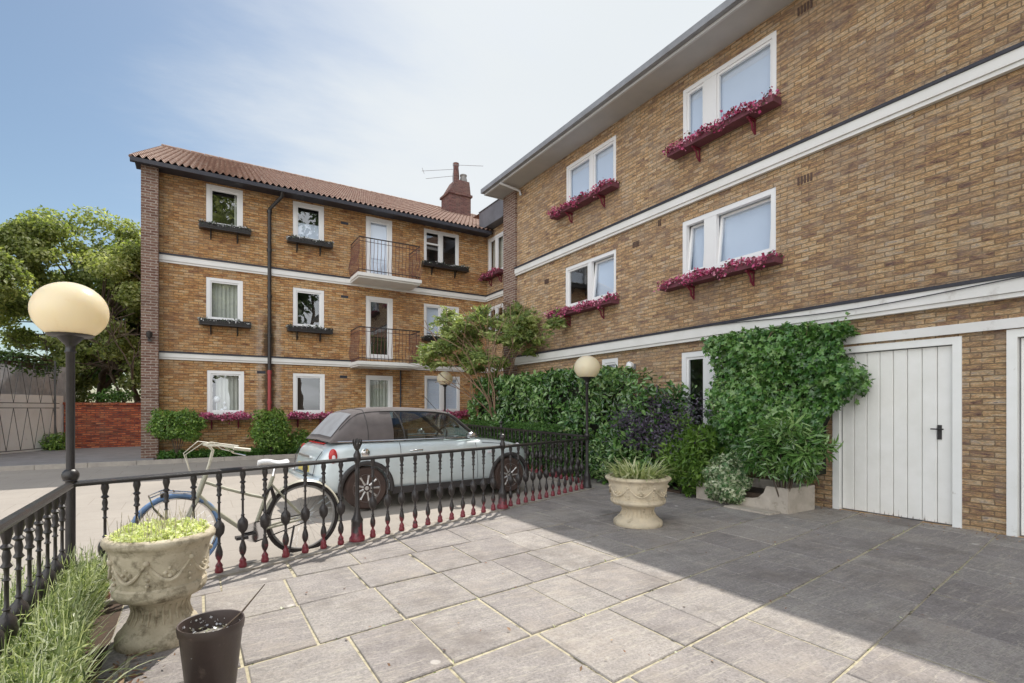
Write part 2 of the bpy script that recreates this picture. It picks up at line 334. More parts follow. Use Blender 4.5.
def slab_mat():
    m, nt, b = new_mat('patio_flagstone'); p = pos(nt)
    a = N(nt, 'ShaderNodeAttribute', attribute_name='var')
    rp = ramp(nt, [(0, (.27,.245,.235)), (.35, (.30,.275,.26)), (.7, (.325,.30,.28)), (1, (.35,.32,.295))]); nt.links.new(a.outputs['Fac'], rp.inputs[0])
    n1 = noise(nt, p, 3.2, 8, .68); r2_ = ramp(nt, [(.34,(0,0,0)), (.66,(1,1,1))]); nt.links.new(noise(nt, p, 60, 6, .8), r2_.inputs[0]); n2 = r2_.outputs[0]
    c = mixc(nt, .8, rp.outputs[0], mixc(nt, n1, (.45,.44,.46), (1.5,1.5,1.48)), 'MULTIPLY')
    c = mixc(nt, .85, c, mixc(nt, n2, (.55,.55,.56), (1.32,1.32,1.31)), 'MULTIPLY')
    # directional wear streaks along the slab rows
    mp = N(nt, 'ShaderNodeMapping'); mp.inputs['Scale'].default_value = (.6, 9, 1); mp.inputs['Rotation'].default_value = (0,0,-.133); nt.links.new(p, mp.inputs[0])
    st = ramp(nt, [(.60,(0,0,0)), (.74,(.45,.45,.45))]); nt.links.new(noise(nt, mp.outputs[0], 1.2, 6, .65), st.inputs[0])
    c = mixc(nt, st.outputs[0], c, (.46,.42,.35))
    # lichen / gum spots
    vo = N(nt, 'ShaderNodeTexVoronoi'); vo.inputs['Scale'].default_value = 2.3; nt.links.new(p, vo.inputs['Vector'])
    wob = math_(nt, 'ADD', vo.outputs['Distance'], math_(nt, 'MULTIPLY', math_(nt, 'SUBTRACT', noise(nt, p, 30, 3), .5), .09))
    sp = ramp(nt, [(.055,(1,1,1)), (.075,(0,0,0))]); nt.links.new(wob, sp.inputs[0])
    c = mixc(nt, math_(nt, 'MULTIPLY', sp.outputs[0], .75), c, (.62,.58,.54))
    ln_ = N(nt, 'ShaderNodeMapping'); ln_.inputs['Scale'].default_value = (.5, 5, 1); ln_.inputs['Rotation'].default_value = (0,0,-.133); nt.links.new(p, ln_.inputs[0])
    l2 = ramp(nt, [(.485,(0,0,0)), (.5,(.55,.55,.55)), (.515,(0,0,0))]); nt.links.new(noise(nt, ln_.outputs[0], 2.2, 6, .6), l2.inputs[0])
    c = mixc(nt, l2.outputs[0], c, (.50,.46,.38))
    tn = ramp(nt, [(.5,(0,0,0)), (.68,(.55,.55,.55))]); nt.links.new(noise(nt, p, 1.7, 9, .78), tn.inputs[0])
    c = mixc(nt, tn.outputs[0], c, (.38,.33,.28))
    dk = ramp(nt, [(.50,(0,0,0)), (.66,(.7,.7,.7))]); nt.links.new(noise(nt, p, 1.1, 9, .75), dk.inputs[0])
    c = mixc(nt, dk.outputs[0], c, (.155,.135,.125))
    nt.links.new(c, b.inputs['Base Color']); b.inputs['Roughness'].default_value = .85; b.inputs['Specular IOR Level'].default_value = .3
    bump(nt, b, math_(nt, 'ADD', n2, math_(nt, 'MULTIPLY', n1, 2)), .35, .006); return m
M['slab'] = slab_mat()
def road_mat():
    m, nt, b = new_mat('worn_concrete_drive'); p = pos(nt)
    n1 = noise(nt, p, .8, 9, .7); n2 = noise(nt, p, 90, 4, .7)
    c = mixc(nt, n1, (.24,.215,.19), (.47,.42,.36))
    c = mixc(nt, math_(nt,'MULTIPLY',noise(nt, p, 4.5, 9, .8),.6), c, (.26,.235,.21))
    c = mixc(nt, .5, c, mixc(nt, n2, (.45,.45,.46), (1.5,1.5,1.5)), 'MULTIPLY')
    br = nt.nodes.new('ShaderNodeTexBrick'); nt.links.new(p, br.inputs['Vector']); br.inputs['Scale'].default_value = 1
    br.inputs['Brick Width'].default_value = .9; br.inputs['Row Height'].default_value = .6; br.inputs['Mortar Size'].default_value = .006
    c = mixc(nt, math_(nt, 'MULTIPLY', br.outputs['Fac'], .5), c, (.2,.17,.14))
    nt.links.new(c, b.inputs['Base Color']); b.inputs['Roughness'].default_value = .9; bump(nt, b, n2, .3, .006); return m
M['road'] = road_mat()
M['pavement'] = pm('asphalt_pavement', (.20,.19,.19), (.27,.26,.26), 3, .9, .4, 90)
M['ground'] = pm('ground_earth', (.22,.19,.15), (.28,.25,.2), .6, 1)

# ------------------------------------------------------------------ foliage
def set_var(me, var):
    at = me.attributes.new('var', 'FLOAT', 'FACE'); at.data.foreach_set('value', np.asarray(var, dtype=np.float32))
def unit(a): return a/np.maximum(np.linalg.norm(a, axis=1, keepdims=True), 1e-9)
SH = {'leaf': ([(0,0,0),(.5,.45,.06),(0,1,0),(-.5,.45,.06)], [(0,1,2,3)]),
      'oval': ([(0,0,0),(.42,.25,.07),(.5,.6,.08),(0,1,-.02),(-.5,.6,.08),(-.42,.25,.07),(0,.5,-.02)], [(0,1,2,6),(6,2,3,),(0,6,4,5),(6,3,4)]),
      'ivy': ([(0,.12,0),(.5,.0,.02),(.36,.34,.05),(.56,.62,0),(.2,.62,.04),(0,1.05,-.06),(-.2,.62,.04),(-.56,.62,0),(-.36,.34,.05),(-.5,.0,.02),(0,.4,.0)],
              [(0,1,2,10),(10,2,3,4),(10,4,5),(10,5,6),(10,6,7,8),(0,10,8,9)])}
def leaves(name, mat, pts, nrm, size, aspect=.5, parent=None, shape='leaf', jit=.6, down=.0, var=None, sjit=.5, stem_dir=None, extra=None):
    pts = np.asarray(pts, float); n = len(pts)
    nn = unit(unit(np.asarray(nrm, float)) + jit*rng.normal(size=(n,3)))
    t = rng.normal(size=(n,3)); t[:,2] -= down
    if stem_dir is not None: t = np.asarray(stem_dir, float) + .35*rng.normal(size=(n,3))
    t = unit(t - nn*np.sum(t*nn, axis=1, keepdims=True)); b = np.cross(nn, t)
    s = (size*(1 + sjit*rng.uniform(-1,1,size=n)))[:,None]
    tv, tf = SH[shape]; k = len(tv)
    V = np.zeros((n,k,3))
    for i,(x,y,z) in enumerate(tv): V[:,i] = pts + b*(x*aspect)*s + t*(y)*s + nn*z*s
    V = V.reshape(-1,3)
    if parent is not None: V = V - np.array(root_loc(parent))
    faces = []; 
    base = np.arange(n)*k
    fl = []
    for f in tf: fl.append([tuple(r) for r in (base[:,None]+np.array(f)[None,:]).tolist()])
    faces = [fl[j][i] for i in range(n) for j in range(len(tf))]
    if var is None: var = rng.uniform(0,1,size=n)
    var = np.repeat(np.clip(var,0,1), len(tf))
    me = bpy.data.meshes.new(name); me.from_pydata(V.tolist(), [], faces); set_var(me, var); me.materials.append(mat)
    o = bpy.data.objects.new(name, me); col.objects.link(o)
    if parent is not None: o.parent = parent
    return o
def blob_pts(n, c, r, shell=.6, flat=0, bumps=.18, seed=0):
    d = unit(rng.normal(size=(n,3)))
    rr = rng.uniform(shell**3, 1, size=n)**(1/3)
    b = 1 + bumps*(np.sin(d[:,0]*5+seed)+np.cos(d[:,1]*6+seed*2)+np.sin(d[:,2]*7+d[:,0]*3+seed))*.6
    p = np.array(c) + d*np.array(r)*(rr*b)[:,None]
    return p, d
def clumpy(n, centers, radii, shell=.3):
    idx = rng.integers(0, len(centers), size=n); d = unit(rng.normal(size=(n,3)))
    rr = rng.uniform(shell, 1, size=n)**.5
    C = np.asarray(centers)[idx]; Rr = np.asarray(radii)[idx]
    return C + d*Rr*rr[:,None], d, idx
def branch(mb, p, d, L, r, depth, tips, spread=.5, up=.1, k=3, rmin=.006):
    n = 4; path = [Vector(p)]; dd = Vector(d).normalized(); rs = [r]
    for i in range(n):
        dd = (dd + Vector((random.gauss(0,.13), random.gauss(0,.13), random.gauss(0,.1)+up*.3))).normalized()
        path.append(path[-1] + dd*L/n); rs.append(max(r*(1-.4*(i+1)/n), rmin))
    mb.tube(path, rs, 6 if r < .06 else 9)
    if depth == 0: tips.append(path[-1]); tips.append(path[-2]); return
    for i in range(k):
        a = random.uniform(0, 2*PI); o = dd.orthogonal().normalized(); o.rotate(Matrix.Rotation(a, 3, dd))
        nd = (dd + o*random.uniform(spread*.6, spread*1.3)).normalized()
        branch(mb, path[-1 if i else -2], nd, L*random.uniform(.62,.85), rs[-1]*.75, depth-1, tips, spread, up, k, rmin)
def tree(label, loc, h, crown, leafmat, nleaf, lsize, group=None, name='broadleaf_tree', cat='tree', seed=1):
    random.seed(seed)
    t = thing(name, loc, label, cat, group)
    mb = MB(); tips = []
    x, y, z = loc
    branch(mb, (x,y,z-.1), (random.uniform(-.1,.1),0,1), h*.32, h*.022, 4, tips, .75, .12, 3, .012)
    mb.build('trunk', M['wood'], t)
    tips = np.array([tuple(p) for p in tips])
    # spread the tips over the crown extents
    mn, mx = tips.min(0), tips.max(0)
    tgt0 = np.array([x-crown[0], y-crown[1], z+crown[2]]); tgt1 = np.array([x+crown[0], y+crown[1], z+h])
    sel = tips[rng.permutation(len(tips))[:230]]
    u = (sel-mn)/(mx-mn)
    # ellipsoidal crown
    c = (tgt0+tgt1)/2; hr = (tgt1-tgt0)/2; q = u*2-1; q = q/np.maximum(1, np.linalg.norm(q,axis=1,keepdims=True))
    cen = c + q*hr
    rad = np.column_stack([rng.uniform(.35,1.0,len(cen)), rng.uniform(.35,.9,len(cen)), rng.uniform(.2,.6,len(cen))])*h/9
    p, d, idx = clumpy(nleaf, cen, rad)
    cv = rng.uniform(0,1,len(cen))[idx]*.4 + rng.uniform(0,.6,nleaf)
    leaves('crown', leafmat, p, d+np.array([0,0,.8]), lsize, .6, t, jit=.7, var=cv)
    tw = MB()
    for q0 in cen[::3]:
        a = Vector(c*.5+np.array([x,y,z+h*.35])*.5); b = Vector(q0); mid = (a+b)/2 + Vector((0,0,.25))
        tw.tube([a, mid, b], [h*.007, h*.004, .012], 5)
    tw.build('limbs', M['wood'], t)
    return t

# ------------------------------------------------------------------ ground
def road_z(y): return -.02 + max(0, y-5)*.0148
def rail_y(x): return 4.79 + (x+.77)*(7.17-4.79)/(6.02+.77)
g = MB(); g.add([(-200,-200,-.09),(200,-200,-.09),(200,200,-.09),(-200,200,-.09)], [(0,1,2,3)]); struct(g.build('ground', M['ground']))
rd = MB()
ys = [-12, 5] + [5+i for i in range(1,11)] + [15.0]
rd.grid(lambda i, j: ((-30, 6.6)[j], ys[i], road_z(ys[i])), len(ys), 2, False)
struct(rd.build('road', M['road']))
pv = MB(); pv.box(-30,-.9,15.05,24,-.05,.22); struct(pv.build('pavement', M['pavement']))
kb = MB()
x = -30
while x < 6.9:
    x2 = x+.9; kb.box(x+.004, x2-.004, 14.9, 15.03, 0, .228 + random.uniform(-.003,.003)); x = x2
struct(kb.build('kerb', M['kerb']))
bd = MB(); bd.box(-.9, 8.9, 15.03, 16.1, 0, .20); struct(bd.build('flower_bed_soil', M['soil']))
bd = MB(); bd.add([(-.95,-3,.006),(-.455,-3,.006),(-.455,3.2,.006),(-.455,4.2,.006),(-.46,4.85,.006),(-.95,4.7,.006)], [(0,1,2,3,4,5)]); struct(bd.build('lavender_bed_soil', M['soil']))

def slabs(name, keep, planes):
    random.seed(11)
    rows = [-5.0,-4.2,-3.45,-2.7,-1.95,-1.2,-.42,.30,1.03,1.75,2.46,3.20,3.93,4.62,5.35,6.1,6.8,7.5,8.2,8.9,9.6]
    bm = bmesh.new(); lay = bm.faces.layers.float.new('var')
    for i in range(len(rows)-1):
        y0, y1 = rows[i]+random.uniform(.005,.014), rows[i+1]-random.uniform(.005,.012)
        x = -2.2 + random.uniform(0,.5)
        while x < 9.2:
            w = random.choice([.42,.48,.55,.58,.62,.66]); x0, x1 = x+random.uniform(.004,.012), x+w-random.uniform(.004,.012); x += w
            sh = lambda a, b: b + .133*a
            cx, cy = (x0+x1)/2, sh((x0+x1)/2,(y0+y1)/2)
            z = .012 + random.uniform(-.002,.002); tx, ty = random.uniform(-.002,.002), random.uniform(-.002,.002)
            e = .006; vs = []
            j = [random.uniform(-.006,.006) for _ in range(8)]
            base = [(x0+j[0],y0+j[1]),(x1+j[2],y0+j[3]),(x1+j[4],y1+j[5]),(x0+j[6],y1+j[7])]
            ins = [(e,e),(-e,e),(-e,-e),(e,-e)]
            lo = [bm.verts.new((a, sh(a,b), -.01)) for a,b in base]
            md = [bm.verts.new((a, sh(a,b), z-.005)) for a,b in base]
            hi = [bm.verts.new((a+ix, sh(a+ix,b+iy), z + tx*(1 if k in (1,2) else -1) + ty*(1 if k > 1 else -1))) for k,((a,b),(ix,iy)) in enumerate(zip(base,ins))]
            v = random.random(); fs = [bm.faces.new(hi)]
            for k in range(4):
                l = (k+1)%4; fs.append(bm.faces.new((md[k],md[l],hi[l],hi[k]))); fs.append(bm.faces.new((lo[k],lo[l],md[l],md[k])))
            for f in fs: f[lay] = v
    for co, no in planes:
        bmesh.ops.bisect_plane(bm, geom=bm.verts[:]+bm.edges[:]+bm.faces[:], plane_co=co, plane_no=no, clear_outer=True)
    me = bpy.data.meshes.new(name); bm.to_mesh(me); bm.free(); me.materials.append(M['slab'])
    o = bpy.data.objects.new(name, me); col.objects.link(o); return struct(o)
rn = Vector((-(7.17-4.79), 6.02+.77, 0)).normalized()
slabs('patio', None, [((-.77,4.79,0), rn), ((-.45,0,0), (-1,0,0)), ((7.95,0,0), (1,0,0))])
slabs('patio', None, [((-.77,4.79,0), -rn), ((6.1,0,0), (-1,0,0)), ((7.95,0,0), (1,0,0))])
mo = MB(); mo.add([(-.47,-7,.003),(7.9,-7,.003),(7.9,9.3,.003),(6.1,9.3,.003),(6.02,7.17,.003),(-.47,4.9,.003)], [(0,1,2,3,4,5)]); struct(mo.build('patio_bedding', M['mortar']))
# bed behind the railing, against the right building
bd = MB(); bd.box(6.15,7.9,8.6,16,-.02,.05); bd.box(7.0,7.9,5.9,8.6,-.02,.045); struct(bd.build('hedge_bed_soil', M['soil']))
# kerb plinth under the front railing
pl = MB()
def along(p, q, w0, w1, z0, z1, n, mb, gap=.004):
    p = Vector((*p,0)); q = Vector((*q,0)); d = q-p; L = d.length; d.normalize(); s = Vector((-d.y,d.x,0))
    for i in range(n):
        a = p+d*(L*i/n+gap); b = p+d*(L*(i+1)/n-gap); j = random.uniform(-.004,.004)
        vs = [a+s*w0,b+s*w0,b+s*w1,a+s*w1]
        mb.add([(v.x,v.y,z0) for v in vs]+[(v.x,v.y,z1+j) for v in vs], [(0,3,2,1),(4,5,6,7),(0,1,5,4),(1,2,6,5),(2,3,7,6),(3,0,4,7)])
along((-.77,4.79),(6.12,7.205), -.10, .10, -.06, .028, 9, pl)
along((-.77,-1),(-.77,4.69), -.07, .09, -.06, .028, 7, pl)
along((6.02,7.28),(6.60,13.9), -.09, .09, -.06, .07, 8, pl)
struct(pl.build('railing_plinth', M['plinth']))

# ------------------------------------------------------------------ walls
TL = lambda a, d, z: (a, 16.02-d, z)       # left block facade
TR = lambda a, d, z: (7.86-d, a, z)        # right block facade
TC = lambda a, d, z: (8.83-d, a, z)        # recessed return facade
def wall_mesh(mb, T, a0, a1, z0, z1, ops, depth=.11):
    xs = sorted({a0,a1,*[o[0] for o in ops],*[o[1] for o in ops]}); zs = sorted({z0,z1,*[o[2] for o in ops],*[o[3] for o in ops]})
    xs = [v for v in xs if a0 <= v <= a1]; zs = [v for v in zs if z0 <= v <= z1]
    for i in range(len(xs)-1):
        for j in range(len(zs)-1):
            cx, cz = (xs[i]+xs[i+1])/2, (zs[j]+zs[j+1])/2
            if any(o[0] < cx < o[1] and o[2] < cz < o[3] for o in ops): continue
            mb.add([T(xs[i],0,zs[j]),T(xs[i+1],0,zs[j]),T(xs[i+1],0,zs[j+1]),T(xs[i],0,zs[j+1])], [(0,1,2,3)])
    for (p,q,r,s) in ops:
        mb.add([T(p,0,r),T(q,0,r),T(q,0,s),T(p,0,s),T(p,-depth,r),T(q,-depth,r),T(q,-depth,s),T(p,-depth,s)], [(0,1,5,4),(1,2,6,5),(2,3,7,6),(3,0,4,7)])
def frame_ring(mb, T, a0, a1, z0, z1, w, d0, d1, tilt=0):
    TT = (lambda a,d,z: T(a, d - tilt*(z-z0)/(z1-z0), z)) if tilt else T
    mb.box(a0,a1,d0,d1,z1-w,z1,TT); mb.box(a0,a1,d0,d1,z0,z0+w,TT)
    mb.box(a0,a0+w,d0,d1,z0+w,z1-w,TT); mb.box(a1-w,a1,d0,d1,z0+w,z1-w,TT)
def window(parent, T, a0, a1, z0, z1, splits=(), curtain=None, tilts=None, w=.065, door=False, sill=False, mat=None, label=None, bar=None):
    fr = MB(); g = .002
    frame_ring(fr, T, a0+g, a1-g, z0+g, z1-g, w, -.10, -.012)
    edges = [a0+w] + [s for s in splits for _ in (0,)] + [a1-w]
    seg = []
    last = a0+w
    for s in splits:
        fr.box(s[0], s[1], -.095, -.018, z0+w, z1-w, T); seg.append((last, s[0])); last = s[1]
    seg.append((last, a1-w))
    if bar: fr.box(a0+w, seg[0][1], -.09, -.03, bar-.025, bar+.025, T)
    panes = []
    for k, (p, q) in enumerate(seg):
        tl = (tilts or [0]*9)[k]
        frame_ring(fr, T, p+.003, q-.003, z0+w+.003, z1-w-.003, .042, -.085, -.035, tl)
        pn = MB(); TT = (lambda a,d,z,tl=tl: T(a, d - tl*(z-z0-w)/(z1-z0-2*w), z)) if tl else T
        pn.add([TT(p+.04,-.06,z0+w+.04),TT(q-.04,-.06,z0+w+.04),TT(q-.04,-.06,z1-w-.04),TT(p+.04,-.06,z1-w-.04)], [(0,1,2,3)]); panes.append(pn)
    f = fr.build('window' if not door else 'door', mat or M['upvc'], parent)
    if label: f['label'] = label
    for pn in panes: pn.build('pane', M['glass'], f)
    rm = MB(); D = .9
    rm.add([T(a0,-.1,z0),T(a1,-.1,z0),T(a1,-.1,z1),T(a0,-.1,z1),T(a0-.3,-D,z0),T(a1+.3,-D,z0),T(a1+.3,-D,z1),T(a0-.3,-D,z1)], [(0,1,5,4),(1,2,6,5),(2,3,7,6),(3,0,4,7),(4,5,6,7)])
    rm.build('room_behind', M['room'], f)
    for c in (curtain or []):
        kind, p, q, r, s = c
        cu = MB(); n = max(8, int((q-p)*60))
        amp = .018 if kind == 'net' else .0
        cu.grid(lambda i, j: T(p+(q-p)*i/(n-1), (-.2 if (kind == 'net' or tilts) else -.118) + amp*math.sin(i*1.1)+amp*.6*math.sin(i*.37), (r, s)[j]), n, 2)
        cu.build('curtain', M['net' if kind == 'net' else 'sky_blind'], f)
    if sill:
        sl = MB(); sl.box(a0-.03, a1+.03, -.02, .05, z0-.045, z0-.002, T); sl.build('sill', M['upvc'], f)
    return f

# openings (a0,a1,z0,z1)
Lw = dict(u1=(.22,1.10,6.37,7.52), u2=(2.39,3.26,6.37,7.52), ud=(4.51,5.36,5.52,7.50), u4=(6.44,7.73,6.27,7.47),
          m1=(.22,1.10,3.82,5.01), m2=(2.39,3.26,3.82,5.0), md=(4.51,5.38,3.02,5.0), m4=(6.44,7.73,3.85,4.97),
          g1=(.24,1.13,1.29,2.50), g2=(2.39,3.28,1.29,2.50), g3=(4.51,5.38,.60,2.51), g4=(6.46,7.77,1.35,2.57))
LA = thing('apartment_block', (3, 16.02, 0), 'three-storey yellow brick flats with clay tiled roof, two balconies and a black downpipe', 'building')
wb = MB(); wall_mesh(wb, TL, -.82, 8.829, 0, 7.64, list(Lw.values()))
wb.add([(-1.18,16.02,0),(-1.18,29,0),(-1.18,29,7.64),(-1.18,16.02,7.64)], [(0,1,2,3)])
wb.add([(-1.18,29,0),(12.2,29,0),(12.2,29,7.64),(-1.18,29,7.64)], [(0,1,2,3)])
wb.add([(12.2,29,0),(12.2,17,0),(12.2,17,7.64),(12.2,29,7.64)], [(0,1,2,3)])
# gable triangles
wb.add([(-1.06,16,7.63),(-1.06,29,7.63),(-1.06,22.5,10.8)], [(0,1,2)]); wb.add([(12.1,16,7.63),(12.1,29,7.63),(12.1,22.5,10.8)], [(0,1,2)])
wb.build('wall', M['brick'], LA, fix=False)
fp = MB(); fp.box(-1.18,-.82,15.72,16.1,0,7.555); fp.build('end_pier', M['brick_pier'], LA)
def band(parent, T, a0, a1, z0, z1, proud=.07):
    m = MB(); m.box(a0,a1,-.02,proud,z0+.055,z1,T); m.box(a0,a1,-.02,proud-.025,z0,z0+.052,T); m.build('band', M['band'], parent)
    m = MB(); m.box(a0,a1,-.02,proud+.02,z1+.002,z1+.045,T); m.build('flashing', M['lead'], parent)
band(LA, TL, -.818, 8.76, 5.25, 5.44); band(LA, TL, -.818, 8.76, 2.74, 2.905)
window(LA, TL, *Lw['u1'], w=.10, curtain=[('net',.9,1.08,6.4,7.5)])
window(LA, TL, *Lw['u2'], w=.10, curtain=[('net',2.42,2.52,6.4,7.5),('sky_blind',2.42,3.22,6.4,6.95)])
window(LA, TL, *Lw['ud'], w=.12, door=True, curtain=[('sky_blind',4.55,5.32,5.55,7.45)])
window(LA, TL, *Lw['u4'], splits=[(7.02,7.10)], bar=7.0)
window(LA, TL, *Lw['m1'], w=.085, curtain=[('net',.25,1.08,3.85,4.98)])
window(LA, TL, *Lw['m2'], w=.085)
window(LA, TL, *Lw['md'], w=.12, door=True)
window(LA, TL, *Lw['m4'], splits=[(7.02,7.10)], curtain=[('sky_blind',6.5,7.0,4.0,4.9)])
window(LA, TL, *Lw['g1'], w=.085, curtain=[('net',.45,1.1,1.3,2.48)])
window(LA, TL, *Lw['g2'], w=.085, curtain=[('net',2.42,2.5,1.3,2.48)])
window(LA, TL, *Lw['g3'], w=.10, door=True, curtain=[('net',4.55,5.35,.6,2.48)])
window(LA, TL, *Lw['g4'], splits=[(7.06,7.16)], curtain=[('sky_blind',6.5,7.03,1.4,2.5),('sky_blind',7.18,7.7,1.4,2.5)])
# roof of rolled pantiles
def pantile(mb, x0f, x1f, ya, za, yb, zb, courses=24, per=.15):
    nx = int((x1f(1)-x0f(0))/per)*6
    L = math.hypot(yb-ya, zb-za); ux, uz = (yb-ya)/L, (zb-za)/L; nyv, nzv = -uz, ux
    if nzv < 0: nyv, nzv = -nyv, -nzv
    rows = []
    for c in range(courses):
        rows += [(c/courses, .028), ((c+1)/courses-.0005, .004)]
    X0, X1 = -1.36, 12.3
    def fn(i, j):
        t, h = rows[j]; xl = x0f(t); x = xl + (X1-xl)*i/nx
        wv = .5+.5*math.cos(2*PI*(X0 + (X1-X0)*i/nx)/per*1.0)
        hh = h + .065*wv**1.2
        return (x, ya + (yb-ya)*t + nyv*hh, za + (zb-za)*t + nzv*hh)
    mb.grid(fn, nx+1, len(rows), True)
rf = MB(); pantile(rf, lambda t: -1.36+.30*t, lambda t: 12.3, 15.50, 7.60, 22.5, 10.95)
rf.add([(-1.36,29.4,7.66),(12.3,29.4,7.66),(12.3,22.5,10.95),(-1.06,22.5,10.95)], [(0,1,2,3)])
rf.add([(-1.36,15.52,7.585),(12.3,15.52,7.585),(12.3,22.5,10.93),(-1.06,22.5,10.93)], [(0,1,2,3)])
roof = rf.build('roof', M['tile'], LA, fix=False)
rt = MB()
xx = -1.08
while xx < 12: rt.tube([(xx,22.5,10.97),(xx+.44,22.5,10.97)], [.11,.10], 10); xx += .45
rt.build('ridge_tiles', M['tile'], roof)
vt = MB(); vt.tube([(-1.37,15.50,7.62),(-1.07,22.5,10.97)], .045, 6); vt.build('verge', M['tile'], roof)
gt = MB(); gt.box(-1.38,8.7,15.44,15.55,7.50,7.60); gt.box(-1.3,8.8,15.56,16.1,7.56,7.62); gt.build('gutter', M['lead'], LA)
ch = MB(); ch.box(9.62,10.68,20.9,21.8,9.6,11.1); ch.box(9.56,10.74,20.84,21.86,11.102,11.2)
cs = [(9.62,20.9,11.2),(10.68,20.9,11.2),(10.68,21.8,11.2),(9.62,21.8,11.2),(9.98,21.0,11.85),(10.66,21.0,11.85),(10.66,21.7,11.85),(9.98,21.7,11.85)]
ch.add(cs, [(0,1,5,4),(1,2,6,5),(2,3,7,6),(3,0,4,7),(4,5,6,7)])
c0 = ch.build('chimney', M['brick_chimney'], roof); 
for cx_, hh, r_ in ((10.12,.85,.15),(10.5,.40,.17)):
    cp = MB(); cp.lathe([(r_,0),(r_*1.05,hh*.3),(r_*.8,hh*.8),(r_*.95,hh*.86),(r_*.95,hh)], 10, (cx_,21.3,11.85)); 
    cp.build('chimney_pot', M['brick_chimney'] if r_ < .16 else M['boxgrey'], roof)
dp = MB(); dp.tube([(2.04,15.50,7.52),(2.04,15.56,7.40),(1.76,15.9,7.1),(1.76,15.93,7.0),(1.76,15.93,2.55)], .05, 8)
for zz in (7.0,5.9,4.6,3.5): dp.tube([(1.76,15.93,zz),(1.76,15.93,zz+.08)], .068, 8)
d0 = dp.build('downpipe', M['black'], LA)
dp = MB(); dp.tube([(1.76,15.93,2.55),(1.76,15.93,.2)], .048, 8)
for zz in (2.45,1.6): dp.tube([(1.76,15.93,zz),(1.76,15.93,zz+.08)], .064, 8)
o = dp.build('downpipe_foot', M['pipe_red'], d0); o['label'] = 'red primed lower length of the downpipe'
dp = MB(); dp.tube([(5.62,15.97,2.7),(5.62,15.97,.2)], .025, 8); dp.build('drain_pipe', M['lead'], LA)
for (xx, zz) in ((3.75,7.1),(3.75,4.85),(3.72,2.4),(1.45,2.45)): av = MB(); av.box(xx,xx+.22,-.02,.006,zz,zz+.075,TL); av.build('air_brick', M['lead'], LA)
ln = MB(); ln.box(-1.04,-.96,15.62,15.72,3.15,3.2); ln.lathe([(.02,0),(.06,.05),(.07,.16),(.02,.2)], 8, (-1.0,15.6,3.2)); ln.build('wall_lantern', M['black'], LA)
def balcony(parent, zb, railz):
    s = MB(); s.box(4.0,5.97,15.02,16.0,zb,zb+.10); s.box(4.03,5.94,15.08,16.0,zb-.05,zb-.002); b = s.build('balcony', M['band'], parent)
    r = MB(); e = .05
    P = [(4.0+e,16.0),(4.0+e,15.02+e),(5.97-e,15.02+e),(5.97-e,16.0)]
    for zt, rr in ((railz,.018),(railz-.12,.009),(zb+.19,.014)):
        r.tube([(x,y,zt) for x,y in P], rr, 6)
    r.build('balcony_handrail', M['black'], b)
    bars = MB()
    for k in range(3):
        p, q = Vector(P[k]), Vector(P[k+1]); n = int((q-p).length/.105)
        for i in range(n+1):
            c = p+(q-p)*i/n; o = Vector(((q-p).y, -(q-p).x)).normalized() * (1 if k != 9 else 1)
            pts = []
            for t in np.linspace(0,1,8):
                bl = .07*math.exp(-((t-.3)/.2)**2)
                pts.append((c.x+o.x*bl*-1, c.y+o.y*bl*-1 if k == 1 else c.y, zb+.11+(railz-zb-.11)*t) if k == 1 else (c.x + (-bl if k == 0 else bl), c.y, zb+.11+(railz-zb-.11)*t))
            bars.tube(pts, .008, 5)
    bars.build('balcony_bars', M['iron_rust'], b)
    return b
M['iron_rust'] = pm('rusty_red_bars', (.20,.06,.05), (.09,.04,.035), 20, .6)
balcony(LA, 5.36, 6.50); balcony(LA, 2.76, 3.86)

# right block ------------------------------------------------------
Rw = dict(u2=(4.72,6.57,6.40,7.50), u1=(8.38,10.17,6.42,7.50), m2=(4.73,6.58,3.92,5.0), m1=(8.38,10.20,3.93,4.98),
          g=(5.55,6.60,.02,2.52), g0=(8.32,8.85,1.6,2.58), d1=(2.40,3.87,.012,2.33), d2=(.45,2.00,.012,2.35))
RB = thing('apartment_block', (9, 4, 0), 'long yellow brick flats on the right with white bands, wide eaves and plank garage doors', 'building')
wb = MB(); wall_mesh(wb, TR, -7, 12.46, 0, 7.80, list(Rw.values()))
wb.add([(7.86,13.14,0),(8.83,13.14,0),(8.83,13.14,7.8),(7.86,13.14,7.8)], [(0,1,2,3)])
wb.add([(7.86,-7,0),(16,-7,0),(16,-7,7.8),(7.86,-7,7.8)], [(0,1,2,3)])
wb.add([(16,-7,0),(16,17,0),(16,17,7.8),(16,-7,7.8)], [(0,1,2,3)])
wb.build('wall', M['brick2'], RB, fix=False)
Cw = dict(u=(14.83,15.95,6.15,7.48), m=(14.85,15.98,4.05,5.05))
wb = MB(); wall_mesh(wb, TC, 13.14, 16.02, 0, 7.8, list(Cw.values())); wb.build('recessed_wall', M['brick2'], RB, fix=False)
fp = MB(); fp.box(7.80,8.1,12.46,13.14,0,7.78); fp.build('end_pier', M['brick_pier'], RB)
band(RB, TR, -7, 12.455, 5.27, 5.46, .09); band(RB, TR, -7, 12.455, 2.70, 2.92, .11)
band(RB, TC, 13.16, 16.0, 5.27, 5.44); band(RB, TC, 13.16, 16.0, 2.74, 2.9)
sf = MB(); sf.box(7.27,8.3,-7,13.22,7.76,7.80); sf.build('soffit', M['soffit'], RB)
sf = MB(); sf.box(7.22,7.265,-7,13.23,7.745,7.885); sf.box(7.22,8.9,13.232,13.27,7.745,7.885); sf.build('fascia', M['fascia'], RB)
